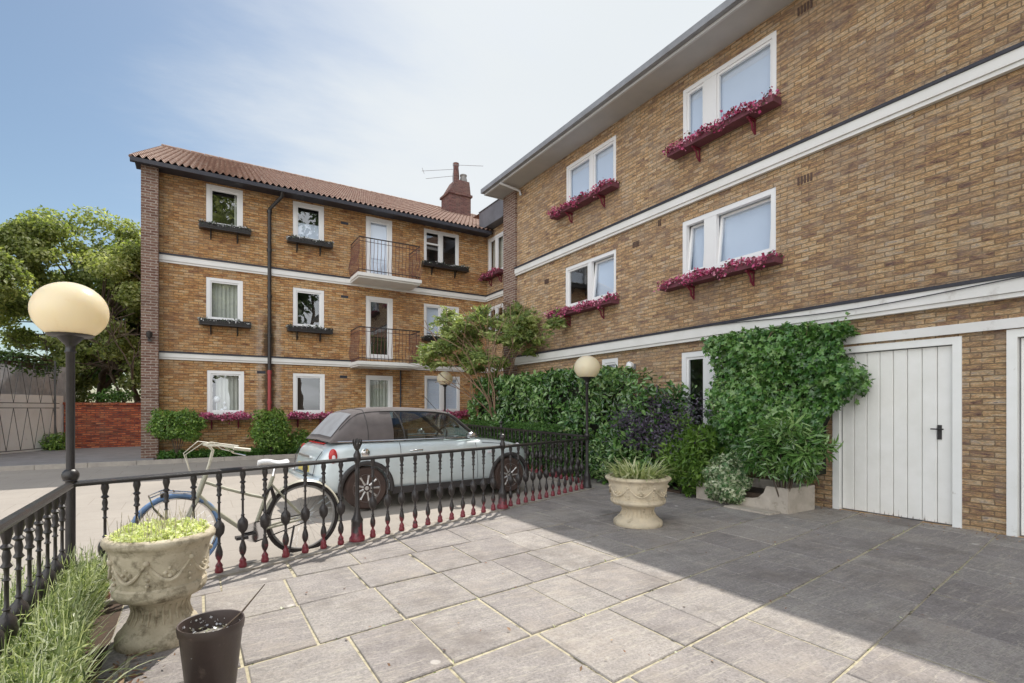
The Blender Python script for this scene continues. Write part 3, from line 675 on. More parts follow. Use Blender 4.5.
sf = MB(); sf.box(7.12,7.218,-7,13.3,7.79,7.91); gu = sf.build('gutter', M['gutter'], RB)
sf = MB(); sf.tube([(7.18,12.3,7.74),(7.3,12.25,7.70),(7.78,12.2,7.62),(7.82,12.2,7.5)], .035, 8); sf.build('gutter_outlet', M['fascia'], gu)
sf = MB(); sf.box(8.5,8.83,13.28,15.98,7.74,8.36); sf.box(8.47,8.9,13.28,15.98,8.362,8.385); sf.build('parapet', M['parapet'], RB)
r_ = MB(); r_.add([(7.16,-7,7.90),(7.16,13.3,7.90),(11.6,13.3,9.9),(11.6,-7,9.9)], [(0,1,2,3)]); r_.add([(16,-7,7.9),(16,13.3,7.90),(11.6,13.3,9.9),(11.6,-7,9.9)], [(0,1,2,3)])
r_.add([(8.5,13.3,8.36),(8.5,16.5,8.36),(11.6,16.5,8.5),(11.6,13.3,8.5)], [(0,1,2,3)])
r_.add([(7.16,13.3,7.9),(11.6,13.3,9.9),(16,13.3,7.9)], [(0,1,2)])
r_.build('roof', M['tile'], RB, fix=False)
window(RB, TR, *Rw['u2'], splits=[(5.84,6.10)], w=.08, sill=True, curtain=[('sky_blind',4.8,6.5,6.42,7.48)])  # full pale sheets give these panes their painted sky reflection
window(RB, TR, *Rw['u1'], splits=[(9.17,9.28)], w=.08, sill=True, curtain=[('sky_blind',8.42,10.1,6.45,7.46)])
window(RB, TR, *Rw['m2'], splits=[(5.84,6.10)], w=.09, sill=True, tilts=[.10,.10], curtain=[('sky_blind',4.8,6.5,3.95,4.97)])
window(RB, TR, *Rw['m1'], splits=[(9.22,9.34)], w=.08, sill=True, tilts=[.10,0], curtain=[('sky_blind',8.42,9.3,3.95,4.95)])
window(RB, TR, *Rw['g'], splits=[(5.66,6.09)], w=.10, door=True)
window(RB, TR, *Rw['g0'], splits=[], w=.09, bar=2.3, curtain=[('sky_blind',8.3,8.9,1.6,2.5)])
window(RB, TC, *Cw['u'], splits=[(15.36,15.44)], w=.08, curtain=[('net',14.9,15.9,6.2,7.4)])
window(RB, TC, *Cw['m'], splits=[(15.36,15.44)], w=.08)
# garages
lt = MB(); lt.box(.2,4.15,-.02,.05,2.36,2.475,TR); lt.build('lintel', M['band'], RB)
def garage(a0, a1, z1):
    fr = MB(); w = .09
    fr.box(a0,a0+w,-.10,.015,.012,z1,TR); fr.box(a1-w,a1,-.10,.015,.012,z1,TR); fr.box(a0+w,a1-w,-.10,.015,z1-w,z1,TR)
    f = fr.build('garage_door', M['white'], RB)
    pk = MB(); b0, b1 = a0+w+.012, a1-w-.012; n = 8; s = (b1-b0)/n
    for i in range(n):
        p, q = b0+i*s+.003, b0+(i+1)*s-.003
        x = [(p,-.055),(p+.006,-.045),(q-.006,-.045),(q,-.055)]
        lo, hi = .03, z1-w-.012
        for k in range(3):
            pk.add([TR(x[k][0],x[k][1],lo),TR(x[k+1][0],x[k+1][1],lo),TR(x[k+1][0],x[k+1][1],hi),TR(x[k][0],x[k][1],hi)], [(0,1,2,3)])
        pk.add([TR(p,-.055,lo),TR(p,-.08,lo),TR(p,-.08,hi),TR(p,-.055,hi)], [(0,1,2,3)]); pk.add([TR(q,-.055,lo),TR(q,-.08,lo),TR(q,-.08,hi),TR(q,-.055,hi)], [(0,1,2,3)])
    pk.build('door_leaf', M['door_paint'], f)
    bk = MB(); bk.box(a0+w+.001,a1-w-.001,-.12,-.075,.014,z1-w-.001,TR); bk.build('door_backing', M['gutter'], f)
    hd = MB(); ah = b0+.13; hd.box(ah-.022,ah+.022,-.046,-.03,1.07,1.25,TR); hd.tube([TR(ah,-.03,1.2),TR(ah,.03,1.2),TR(ah-.002,.035,1.2),TR(ah+.0,.035,1.2)], .010, 8)
    hd.tube([TR(ah-.06,.03,1.2),TR(ah+.07,.03,1.2)], .009, 8); hd.build('handle', M['black'], f)
def doorpaint():
    m, nt, b = new_mat('old_white_door_paint'); p = pos(nt); b.inputs['Roughness'].default_value = .45
    r = ramp(nt, [(.35,(.87,.86,.83)), (.7,(.80,.79,.75))]); nt.links.new(noise(nt, p, 4, 6), r.inputs[0])
    s = nt.nodes.new('ShaderNodeSeparateXYZ'); nt.links.new(p, s.inputs[0])
    # flaking along the plank feet
    mp = N(nt, 'ShaderNodeMapping'); mp.inputs['Scale'].default_value = (40,40,5); nt.links.new(p, mp.inputs[0])
    h = math_(nt, 'ADD', math_(nt, 'MULTIPLY', s.outputs[2], 1.3), math_(nt, 'MULTIPLY', noise(nt, mp.outputs[0], 1, 6, .6), 1.0))
    fl = ramp(nt, [(.42,(1,1,1)), (.50,(0,0,0))]); nt.links.new(h, fl.inputs[0])
    c = mixc(nt, math_(nt, 'MULTIPLY', fl.outputs[0], .8), r.outputs[0], (.20,.17,.14))
    nt.links.new(c, b.inputs['Base Color']); return m
M['door_paint'] = doorpaint()
garage(*Rw['d1'][:2], Rw['d1'][3]); garage(*Rw['d2'][:2], Rw['d2'][3])
for (yy, zz, w_) in ((4.16,4.88,.24),(4.16,7.48,.24),(7.68,4.85,.2),(7.1,5.1,.08),(10.9,4.75,.2)):
    av = MB(); n = 5 if w_ > .1 else 2
    for i in range(n): av.box(yy+i*w_/n, yy+(i+.6)*w_/n, -.02, .012, zz, zz+.12, TR)
    av.build('air_brick', M['slot'], RB)
# door-side wall lamp
wl = thing('wall_light', TR(7.86,0,2.34), 'round white bulkhead light fixed to the brick above the laurel hedge', 'wall light')
m = MB(); m.box(7.78,7.94,.0,.05,2.28,2.40,TR); m.build('back_plate', M['gutter'], wl)
m = MB(); m.sphere(TR(7.86,.09,2.36), .085, 14, 9); m.build('lamp_bowl', M['upvc'], wl)
m = MB(); m.tube([TR(7.86+.08*math.cos(a), .12, 2.36+.08*math.sin(a)) for a in np.linspace(0,2*PI,16,False)], .014, 6, closed=True); m.build('rim', M['fascia'], wl)
# loose cable draped under the lower band
cb = MB(); cb.tube([TR(a,.135,2.93-.10*math.sin(PI*(a-1)/5.2)**2) for a in np.linspace(1,6.2,24)], .007, 5); o = cb.build('cable', M['lead']); tag(o, 'thin dark cable sagging along the lower white band above the ivy', 'cable')
# television aerial
ta = thing('television_aerial', (9.95,21.3,12.2), 'thin metal television aerial strapped to the chimney', 'aerial')
m = MB(); m.tube([(9.9,21.1,11.6),(9.9,21.1,12.6)], .015, 5); m.build('mast', M['gutter'], ta)
m = MB(); m.tube([(9.9,21.1,12.5),(11.0,20.3,12.4)], .01, 4); m.tube([(9.9,21.1,12.3),(8.7,21.9,12.25)], .01, 4); m.tube([(9.9,21.1,12.0),(8.9,21.9,11.95)], .01, 4)
m.tube([(8.9,22.1,12.25),(8.6,21.6,12.25)], .008, 4); m.build('rods', M['gutter'], ta)

# ------------------------------------------------------------------ window boxes
def window_box(T, a0, a1, z, style, label, group):
    L = T((a0+a1)/2, 0, z)
    t = thing('window_box', L, label, 'window box', group)
    tr = MB(); d0, d1 = .03, .26
    if style == 'pink':
        tr.box(a0,a1,d0,d1,z-.09,z+.02,T); tr.build('trough', M['boxpink'], t)
    else:
        tr.box(a0,a1,d0,d1,z-.11,z+.02,T); tr.build('trough', M['black'], t)
        sc = MB(); n = int((a1-a0)/.09)
        for i in range(n):
            c = a0+(i+.5)*(a1-a0)/n
            sc.tube([T(c+.035*math.cos(q), d1+.012, z-.035+.035*math.sin(q)) for q in np.linspace(0,2*PI,9)[:-1]], .007, 4, closed=True)
        sc.tube([T(a0,d1+.012,z+.03),T(a1,d1+.012,z+.03)], .012, 5); sc.tube([T(a0,d1+.012,z-.11),T(a1,d1+.012,z-.11)], .012, 5)
        sc.build('scrollwork', M['black'], t)
    for f in (.22,.74):
        c = a0+(a1-a0)*f; b = MB()
        b.tube([T(c,.01,z-.34),T(c,.015,z-.1)], .016, 6)
        b.tube([T(c,.012,z-.33),T(c,.08,z-.27),T(c,.10,z-.18),T(c,.2,z-.115)], [.014,.02,.02,.014], 6); b.box(c-.02,c+.02,.0,.22,z-.125,z-.10,T)
        b.build('bracket', M['bracket_red'] if style == 'pink' else M['black'], t)
    n = int((a1-a0)*(1000 if style == 'pink' else 620))
    a = rng.uniform(a0-.02,a1+.02,n); ph = rng.uniform(0,9); a = a[rng.uniform(0,1,n) < .55+.45*np.sin(a*5.3+ph)*np.sin(a*2.1+ph)+.25]; n = len(a); d = rng.uniform(d0,d1+(.11 if style == 'pink' else .04),n)
    hump = (.085 if style == 'pink' else .05)+.035*np.sin(a*7+ph)+.025*np.sin(a*17+ph*2)
    zz = z + rng.uniform(-.05,1,n)*hump
    if style == 'pink': zz = zz - (d > d1)*rng.uniform(0,.16,n)*(.6+.5*np.sin(a*9+ph))
    P = np.array([T(*q) for q in zip(a,d,zz)])
    leaves('flowers', M['flower_pink' if style == 'pink' else 'flower_white'], P, np.tile(np.array(T(0,1,.8))-np.array(T(0,0,0)),(n,1)), .045 if style == 'pink' else .04, .9, t, jit=.8)
    return t
GA = 'black scrolled window boxes'; GB = 'window boxes with pink flowers'
window_box(TL,.06,1.28,6.36,'black','black iron window box under the top-floor window nearest the left end of the flats', GA)
window_box(TL,2.22,3.46,6.36,'black','black iron window box under the top-floor window just right of the downpipe', GA)
window_box(TL,6.34,7.98,6.28,'black','longer black window box under the double top-floor window right of the upper balcony', GA)
window_box(TL,.06,1.28,3.80,'black','black window box under the middle-floor window left of the downpipe', GA)
window_box(TL,2.22,3.46,3.80,'black','black window box under the middle-floor window between downpipe and lower balcony', GA)
window_box(TL,6.34,7.98,3.82,'black','black window box under the middle-floor double window behind the feathery tree', GA)
window_box(TL,.08,1.3,1.25,'pink','pink flower box under the curtained ground-floor window, above the round shrub', GB)
window_box(TL,2.25,3.45,1.25,'pink','pink flower box under the dark ground-floor window beside the convertible', GB)
window_box(TL,6.45,8.2,1.28,'pink','deep pink flower box under the ground-floor double window behind the far lamp', GB)
window_box(TR,4.62,6.72,6.32,'pink','longer pink flower box under the uppermost window nearest the viewer on the right block', GB)
window_box(TR,8.25,10.5,6.35,'pink','faded pink flower box under the uppermost window farther along the right block', GB)
window_box(TR,4.6,6.9,3.82,'pink','bright pink flower box under the open two-pane window above the ivy', GB)
window_box(TR,8.25,10.6,3.83,'pink','bright pink flower box under the part-open window above the laurel hedge', GB)
window_box(TC,14.7,16.0,6.1,'pink','small pink flower box on the recessed wall in the corner between the blocks', GB)

# ------------------------------------------------------------------ railings
BAL = [(.030,0),(.034,.01),(.034,.03),(.026,.045),(.030,.06),(.024,.075),(.013,.09),(.012,.105),(.022,.12),(.030,.15),(.029,.18),(.020,.215),(.012,.24),(.018,.25),(.011,.26),
       (.012,.30),(.020,.315),(.037,.335),(.044,.365),(.044,.40),(.036,.425),(.018,.445),(.012,.46),(.018,.468),(.010,.48),(.0095,.60),(.018,.608),(.010,.618),(.011,.66),(.024,.672),(.014,.69),(.019,.72),(.013,.75),(.027,.765),(.014,.78),(.018,.80),(.026,.83),(.022,.86)]
_b = MB(); _b.lathe(BAL, 10, wav=0); 
BME = None
def baluster(parent, x, y, z0):
    global BME
    L = root_loc(parent)
    if BME is None:
        o = _b.build('baluster', M['iron'], None); BME = o.data; BME.materials.clear(); BME.materials.append(M['iron']); 
    else:
        o = bpy.data.objects.new('baluster', BME); col.objects.link(o)
    o.parent = parent; o.location = (x-L[0], y-L[1], z0-L[2]); return o
def post(parent, x, y, z0, kind, h=.95):
    L = root_loc(parent); m = MB()
    m.lathe([(.085,0),(.085,.035),(.075,.05),(.065,.06),(.062,.20),(.066,.22),(.05,.25),(.038,.28),(.033,.32),(.024,.36),(.022,.70),(.03,.74),(.022,.76),(.024,.84),(.04,.86),(.04,.93),(.03,.95)], 8 if kind != 'x' else 12)
    o = m.build('post', M['iron'], None); o.parent = parent; o.location = (x-L[0],y-L[1],z0-L[2])
    f = MB()
    if kind == 'ball':
        f.lathe([(.028,.95),(.022,.965),(.02,.98)], 10); f.sphere((0,0,1.02), .045, 12, 8)
    elif kind == 'crown':
        f.lathe([(.028,.95),(.018,.975),(.035,1.0),(.045,1.03),(.04,1.05),(.018,1.06)], 10)
        for k in range(8):
            a = 2*PI*k/8; f.tube([(.030*math.cos(a),.030*math.sin(a),1.02),(.048*math.cos(a),.048*math.sin(a),1.06),(.042*math.cos(a),.042*math.sin(a),1.10)], [.011,.010,.003], 5)
        f.tube([(0,0,1.03),(0,0,1.11)], [.02,.004], 6)
    if kind in ('ball','crown'):
        q = f.build('finial', M['black'], None); q.parent = o
    return o
def rail_run(name, label, pts, kinds, nbal, z0, z1, group, railh=.90):
    t = thing(name, (pts[0][0], pts[0][1], z0(0)), label, 'railing', group)
    m = MB()
    for i in range(len(pts)-1):
        p, q = Vector(pts[i]), Vector(pts[i+1]); d = (q-p).normalized(); s = Vector((-d.y,d.x))
        za, zb = z0(i), z0(i+1); ends = [(p, za), (q, zb)]
        prof = [(-.024,.862),(.024,.862),(.030,.872),(.030,.884),(.018,.898),(0,.903),(-.018,.898),(-.030,.884),(-.030,.872)]
        vs = [(c.x+s.x*a, c.y+s.y*a, z+b) for c, z in ends for a, b in prof]; n = len(prof)
        m.add(vs, [(k,(k+1)%n,(k+1)%n+n,k+n) for k in range(n)] + [tuple(range(n))[::-1], tuple(range(n,2*n))], False)
        for k in range(1, nbal[i]+1):
            u = k/(nbal[i]+1); c = p+(q-p)*u; baluster(t, c.x, c.y, za+(zb-za)*u)
    m.build('handrail', M['black'], t)
    for (x, y), kd, i in zip(pts, kinds, range(99)):
        if kd: post(t, x, y, z0(i), kd)
    return t
GR = 'black cast-iron railings with bulbous balusters'
rail_run('iron_railing', 'long black iron railing in front of the bicycle and convertible, edging the patio', [(-.77,4.79),(1.48,5.59),(3.74,6.32),(6.02,7.17)], [None,'crown','ball',None], [11,11,12], lambda i: .028, None, GR)
rail_run('iron_railing', 'black iron railing running through the lavender at the left edge', [(-.77,4.72),(-.77,2.35),(-.77,0)], [None,'crown','ball'], [11,11], lambda i: .028, None, GR)
rail_run('iron_railing', 'black iron railing in shade along the clipped hedge beyond the bonnet', [(6.05,7.29),(6.34,10.78),(6.60,13.9)], [None,'ball',None], [17,15], lambda i: .07+.03*i, None, GR)

# ------------------------------------------------------------------ lamps
def lamp_post(x, y, z0, zc, r, label):
    t = thing('lamp_post', (x,y,z0), label, 'lamp post', 'black posts with opal globe lamps')
    m = MB(); H_ = zc - r*.82 - z0
    m.lathe([(.085,0),(.085,.04),(.07,.06),(.062,.2),(.066,.22),(.045,.26),(.035,.32),(.03,.38),(.03,.9),(.045,.91),(.03,.93)], 12, (x,y,z0))
    m.lathe([(.026,.93),(.026,1.02),(.027,H_-.12),(.036,H_-.11),(.028,H_-.09),(.030,H_-.06),(.05,H_-.04),(.075,H_-.01),(.085,H_+.02)], 12, (x,y,z0))
    m.build('pole', M['iron_pole'], t)
    k = MB(); k.sphere((x,y,z0+.945), .052, 14, 9); k.build('knob', M['black'], t)
    g_ = MB(); n = 22
    prof = []
    for i in range(n+1):
        a = -PI/2*.62 + (PI/2+PI/2*.62)*i/n
        prof.append((max(r*math.cos(a),1e-5), r*.93*math.sin(a)))
    g_.lathe(prof, 32, (x,y,zc)); g_.build('globe', M['globe'], t)
    c = MB(); c.lathe([(r*.55,-.012),(r*.62,0),(r*.58,.015)], 20, (x,y,zc-r*.93*math.sin(PI/2*.62))); c.build('collar', M['black'], t)
    return t
M['iron_pole'] = pm('pole_iron', (.02,.018,.02), (.04,.034,.034), 12, .35)
lamp_post(-.77,4.79,.028,2.15,.222,'large near globe lamp at the railing corner above the left stone urn')
lamp_post(6.02,7.17,.028,2.20,.235,'globe lamp on the railing corner in front of the laurel hedge')
lamp_post(6.36,14.15,.10,2.36,.235,'smallest, farthest globe lamp behind the convertible')

# ------------------------------------------------------------------ car
CR = thing('convertible_car', (1.975, 8.01, .035), 'pale silver-blue small convertible with grey fabric roof parked behind the railing', 'car', rz=R(4.3))
def ip(xs, ys): return lambda s: float(np.interp(s, xs, ys))
wm = ip([-.64,-.60,-.5,-.3,0,.5,2.3,2.6,2.85,3.0,3.06,3.09],[.52,.64,.74,.80,.835,.84,.84,.82,.74,.60,.46,.30])
zt = ip([-.64,-.60,-.53,-.40,-.2,.3,1.2,1.9,2.3,2.65,2.88,3.0,3.06,3.09],[.60,.72,.84,.925,.95,.955,.945,.93,.90,.845,.775,.69,.60,.5])
zb = ip([-.64,-.5,-.3,2.8,3.0,3.09],[.36,.26,.21,.21,.24,.34])
def sect(s):
    w, t, b = wm(s), zt(s), zb(s); h = t-b
    return [(0,b),(w*.6,b),(w*.90,b+.01),(w*.975,b+h*.10),(w*1.0,b+h*.30),(w*1.0,b+h*.52),(w*.985,b+h*.72),(w*.955,b+h*.87),(w*.90,b+h*.955),(w*.80,t),(w*.5,t+.012),(0,t+.02)]
ss = [-.64,-.62,-.58,-.52,-.44,-.32,-.15,0,.2,.5,.9,1.3,1.7,1.9,2.1,2.3,2.467,2.6,2.75,2.88,2.97,3.03,3.07,3.09]
def body_mesh():
    m = MB(); nst = len(ss); full = []
    for s in ss:
        h = sect(s); ring = [(s,-y,z) for y,z in h] + [(s,y,z) for y,z in h[-2:0:-1]]; full.append(ring)
    n = len(full[0]); m.add([p for r in full for p in r], [(i*n+k,(i+1)*n+k,(i+1)*n+(k+1)%n,i*n+(k+1)%n) for i in range(nst-1) for k in range(n)] + [tuple(range(n)), tuple((nst-1)*n+k for k in range(n))[::-1]], True)
    o = m.build('body', M['paint'], CR, world=False)
    sd = o.modifiers.new('s','SUBSURF'); sd.levels = sd.render_levels = 2
    cut = MB()
    for wx in (0, 2.467):
        for sy in (-1,1):
            cut.tube([(wx, sy*.55, .285),(wx, sy*1.0, .285)], .345, 32)
    # cockpit opening so that the windows look into a cabin
    cut.box(.25,1.85,-.66,.66,.50,1.2)
    c = cut.build('cutter', M['trim'], None, world=False)
    c.parent = CR
    bo = o.modifiers.new('b','BOOLEAN'); bo.operation = 'DIFFERENCE'; bo.object = c; bo.solver = 'EXACT'
    bpy.context.view_layer.update()
    dg = bpy.context.evaluated_depsgraph_get(); me = bpy.data.meshes.new_from_object(o.evaluated_get(dg))
    o.modifiers.clear(); o.data = me; bpy.data.objects.remove(c)
    me.materials.clear(); me.materials.append(M['paint'])
    for p in me.polygons: p.use_smooth = True; p.material_index = 0
    try: me.set_sharp_from_angle(angle=R(35))
    except Exception: pass
    return o
body = body_mesh()
# canopy grid
zr = ip([-.46,-.36,-.24,-.12,-.04,.06,.2,.45,.9,1.25,1.45,1.55,1.75,2.0],[.955,1.07,1.21,1.335,1.385,1.41,1.425,1.435,1.435,1.415,1.375,1.31,1.13,.935])
hw = ip([-.46,-.2,.1,.5,1.5,2.0],[.64,.70,.73,.74,.72,.68])
tw = ip([-.46,-.2,.1,.5,1.45,2.0],[.60,.54,.54,.56,.56,.60])
cs_ = [-.46,-.40,-.33,-.24,-.16,-.10,-.04,.02,.1,.2,.32,.44,.6,.8,1.0,1.2,1.35,1.45,1.53,1.65,1.8,1.92,2.0]
def can(s, k):     # k = 0..12 across
    z = zr(s); b = .94; kk = k if k <= 6 else 12-k; sg = -1 if k <= 6 else 1
    P = [(hw(s), b), (hw(s)*.985+.0*tw(s), b+(z-b)*.30), (hw(s)*.55+tw(s)*.45, b+(z-b)*.66), (tw(s), b+(z-b)*.90), (tw(s)*.90, b+(z-b)*.975), (tw(s)*.5, b+(z-b)*1.0), (0, b+(z-b)*1.0+.012)]
    y, z2 = P[kk]; return (s, sg*y, z2)
def can_part(name, mat, cond, off=0, thick=False):
    m = MB(); idx = {}
    for i in range(len(cs_)-1):
        for k in range(12):
            if cond((cs_[i]+cs_[i+1])/2, k):
                q = [(i,k),(i+1,k),(i+1,k+1),(i,k+1)]; f = []
                for a in q:
                    if a not in idx:
                        p = Vector(can(cs_[a[0]], a[1])); c = Vector((.7,0,.7)); n = (p-c).normalized(); p = p+n*off
                        idx[a] = len(m.v); m.v.append(tuple(p))
                    f.append(idx[a])
                m.f.append(tuple(f)); m.sm.append(True)
    return m.build(name, mat, CR, world=False)
side = lambda s, k: (k <= 2 or k >= 9)
soft = can_part('soft_top', M['fabric'], lambda s, k: s < .44 or (s < 1.45 and not side(s,k)))
for nm, f in (('side_window', lambda s,k: s > .44 and k <= 2), ('side_window', lambda s,k: s > .44 and k >= 9)):
    can_part(nm, M['carglass'], f)
can_part('windscreen', M['carglass'], lambda s, k: s > 1.45 and not side(s,k))
rw = can_part('rear_window', M['carglass_dark'] if 'carglass_dark' in M else M['gutter'], lambda s, k: -.38 < s < -.09 and 4 <= k <= 7, .012)
def ctube(name, mat, pts, r, seg=6, parent=None, closed=False):
    m = MB(); m.tube(pts, r, seg, closed=closed); o = m.build(name, mat, CR, world=False)
    if parent: o.parent = parent
    return o
for sg, k in ((-1,3),(1,9)):
    ctube('pillar', M['trim'], [can(s,k) for s in (1.42,1.53,1.65,1.8,1.96)], .028)
    ctube('roof_trim', M['trim'], [(p[0],p[1],p[2]) for p in (can(s,k) for s in (.30,.44,.6,.8,1.0,1.2,1.35,1.45))], .016)
    ctube('window_post', M['trim'], [can(.62,0 if sg<0 else 12), can(.60,1 if sg<0 else 11), can(.56,2 if sg<0 else 10), can(.50,3 if sg<0 else 9)], .012)
    ctube('belt_trim', M['chrome'], [(s, sg*(hw(s)+.012), .957) for s in np.linspace(-.36,1.9,16)], .010)
    # arches and sills
    for wx in (0, 2.467):
        arch = MB()
        def fn(i, j, wx=wx, sg=sg):
            a = R(-8)+R(196)*i/24; q = [(.345,.80),(.345,.848),(.36,.856),(.395,.854),(.405,.842),(.40,.80)][j]
            return (wx+q[0]*math.cos(a), sg*q[1], .285+q[0]*math.sin(a))
        arch.grid(fn, 25, 6); arch.build('wheel_arch', M['trim'], CR, world=False)
    sl = MB(); sl.box(.38,2.09,min(sg*.80,sg*.85),max(sg*.80,sg*.85),.19,.285); sl.build('sill_trim', M['trim'], CR, world=False)
    # door seams following the body side
    def sidep(s, z):
        h = sect(s); ys = [q[0] for q in h[3:10]]; zs = [q[1] for q in h[3:10]]
        return float(np.interp(z, zs, ys))+.0005
    for s0 in (.50,1.83):
        ctube('door_seam', M['lead'], [(s0+(.03*(z-.3) if s0<1 else -.02*(z-.3)), sg*(sidep(s0,z)), z) for z in (.31,.45,.6,.75,.86,.92)], .004, 5)
    ctube('door_handle', M['chrome'], [(.66,sg*.825,.80),(.68,sg*.86,.805),(.84,sg*.86,.805),(.86,sg*.825,.80)], .012, 8)
    mi = MB(); mi.lathe([(.001,0),(.055,.01),(.07,.06),(.065,.11),(.03,.13),(.001,.135)], 14, T=lambda x,y,z,sg=sg: (1.60+z, sg*(.90)+y*.9, 1.0+x*.75))
    o = mi.build('door_mirror', M['chrome'], CR, world=False)
    ctube('mirror_arm', M['trim'], [(1.68,sg*.72,.95),(1.66,sg*.86,.965)], .022)
    tl = MB(); tl.lathe([(.001,.03),(.045,.028),(.07,.015),(.078,0)], 16, T=lambda x,y,z,sg=sg: (-.45 + y*.7, sg*(.765+z*.9+y*.22), .77+x*1.3))
    tl.build('tail_light', M['redlamp'], CR, world=False)
    tl = MB(); tl.lathe([(.001,.045),(.03,.04),(.032,0)], 12, T=lambda x,y,z,sg=sg: (-.45 + y*.7, sg*(.767+z*.9+y*.22), .75+x*1.2)); tl.build('lamp_lens', M['clear'], CR, world=False)
    hl = MB(); hl.lathe([(.001,.05),(.07,.04),(.10,.01),(.105,0)], 16, T=lambda x,y,z,sg=sg: (2.80+z*.8, sg*.60+y, .72+x)); hl.build('headlight', M['clear'], CR, world=False)
ctube('windscreen_trim', M['trim'], [can(1.47,k) for k in range(3,10)], .02)
# rear details
m = MB(); m.box(-.655,-.63,-.26,.26,.52,.63); m.build('number_plate', M['amber'], CR, world=False)
m = MB(); m.box(-.64,-.60,-.30,.30,.725,.755); m.build('boot_handle', M['chrome'], CR, world=False)
m = MB(); m.box(-.475,-.43,-.35,.35,.915,.932); m.build('brake_light', M['redlamp'], CR, world=False)
m = MB(); m.tube([(-.60,-.74,.44),(-.68,-.62,.44),(-.70,0,.44),(-.68,.62,.44),(-.60,.74,.44)], .05, 8); m.build('rear_bumper', M['paint'], CR, world=False)
for sg in (-1,1):
    m = MB(); m.lathe([(.058,0),(.062,.006),(.055,.012),(.001,.014)], 18, T=lambda x,y,z,sg=sg: (-.02+x*.0+x, sg*(.826+z), .80+y)); m.build('fuel_cap' if sg < 0 else 'side_badge', M['chrome'] if sg < 0 else M['paint'], CR, world=False)
    m = MB(); m.box(2.02,2.12,min(sg*.835,sg*.852),max(sg*.835,sg*.852),.70,.735); m.build('side_indicator', M['clear'], CR, world=False)
    ctube('bonnet_seam', M['lead'], [(s, sg*(wm(s)*.93), zt(s)-.055) for s in np.linspace(1.95,2.85,12)], .004, 5)
    ctube('roof_seam', M['trim'], [can(s, 3 if sg<0 else 9) for s in (-.30,-.16,-.04,.1,.3,.44)], .007, 5)
ctube('roof_seam', M['trim'], [can(.06,k) for k in range(0,13)], .006, 5)
ctube('boot_seam', M['lead'], [(-.545,-.60,.83),(-.625,-.56,.70),(-.652,-.52,.50),(-.652,.52,.50),(-.625,.56,.70),(-.545,.60,.83)], .005, 5)
ctube('radio_aerial', M['trim'], [(1.60,0,1.33),(1.50,0,1.42),(1.30,0,1.62)], .004, 5)
# interior
m = MB(); m.box(.3,1.82,-.62,.62,.51,.56); m.box(1.62,1.82,-.62,.62,.56,.93); m.build('dashboard', M['seat'], CR, world=False)
for y in (-.33,.33):
    m = MB(); m.box(.75,1.2,y-.24,y+.24,.56,.70); m.box(.58,.76,y-.23,y+.23,.6,1.10,top=.9); m.box(.58,.68,y-.12,y+.12,1.12,1.27); m.build('seat', M['seat'], CR, world=False)
m = MB(); m.tube([(1.42+.07*math.sin(a), -.34+.17*math.cos(a), .95+.16*math.sin(a)) for a in np.linspace(0,2*PI,20,False)], .014, 6, closed=True); m.tube([(1.42,-.34,.95),(1.62,-.34,.88)], .02, 6); m.tube([(1.42,-.5,.95),(1.42,-.18,.95)], .014, 6); m.build('steering_wheel', M['trim'], CR, world=False)
def wheel(x, y, sg):
    t = MB(); prof = [(.20,-.085),(.27,-.095),(.298,-.07),(.303,0),(.298,.07),(.27,.095),(.20,.085)]
    vs = []
    f = lambda r, w: None
    t.lathe(prof, 36, T=lambda a,b,c: (x+a, y+sg*c, .303+b)); w = t.build('wheel', M['tyre_brown'], CR, world=False)
    r = MB()
    r.lathe([(.203,.07),(.195,.086),(.18,.075),(.165,.05)], 36, T=lambda a,b,c: (x+a, y+sg*c, .303+b))
    for k in range(9):
        a = 2*PI*k/9
        r.tube([(x+q*math.cos(a), y+sg*d, .303+q*math.sin(a)) for q, d in ((.05,.075),(.12,.072),(.18,.07))], [.022,.018,.024], 6)
    r.lathe([(.075,.055),(.07,.08),(.03,.085),(.0001,.088)], 20, T=lambda a,b,c: (x+a, y+sg*c, .303+b))
    q = r.build('rim', M['silver'], CR, world=False); q.parent = w
    d = MB(); d.lathe([(.0001,.035),(.19,.035),(.2,.0)], 28, T=lambda a,b,c: (x+a, y+sg*c, .303+b)); q = d.build('brake_disc', M['brown_disc'], CR, world=False); q.parent = w
for x in (0,2.467):
    for sg in (-1,1): wheel(x, sg*.745, sg)

# ------------------------------------------------------------------ bicycle
BK = thing('bicycle', (-.15,5.43,0.0), 'cream town bicycle with blue front tyre leaning behind the railing', 'bicycle', rz=math.atan2(.13,1.08))
zB = -.012
def bt(name, mat, pts, r, seg=7, parent=None, closed=False):
    m = MB(); m.tube([(p[0],p[1],p[2]+zB) for p in pts], r, seg, closed=closed); o = m.build(name, mat, BK, world=False)
    if parent is not None: o.parent = parent
    return o
def bwheel(cx, rad, tm, rimm):
    ang = np.linspace(0,2*PI,44,False)
    w = bt('wheel', tm, [(cx+rad*math.cos(a),0,.36+rad*math.sin(a)) for a in ang], .019, 8, closed=True)
    bt('rim', rimm, [(cx+(rad-.03)*math.cos(a),0,.36+(rad-.03)*math.sin(a)) for a in ang], .012, 6, w, True)
    m = MB()
    for k in range(28):
        a = 2*PI*k/28; b = a+(.9 if k%2 else -.9)
        m.tube([(cx+(rad-.035)*math.cos(a),0,.36+zB+(rad-.035)*math.sin(a)),(cx+.02*math.cos(b),.03*(1 if k%4<2 else -1),.36+zB+.02*math.sin(b))], .0014, 3)
    o = m.build('spokes', M['chrome'], BK, world=False); o.parent = w
    o = bt('hub', M['chrome'], [(cx,-.06,.36),(cx,.06,.36)], .022, 8, w)
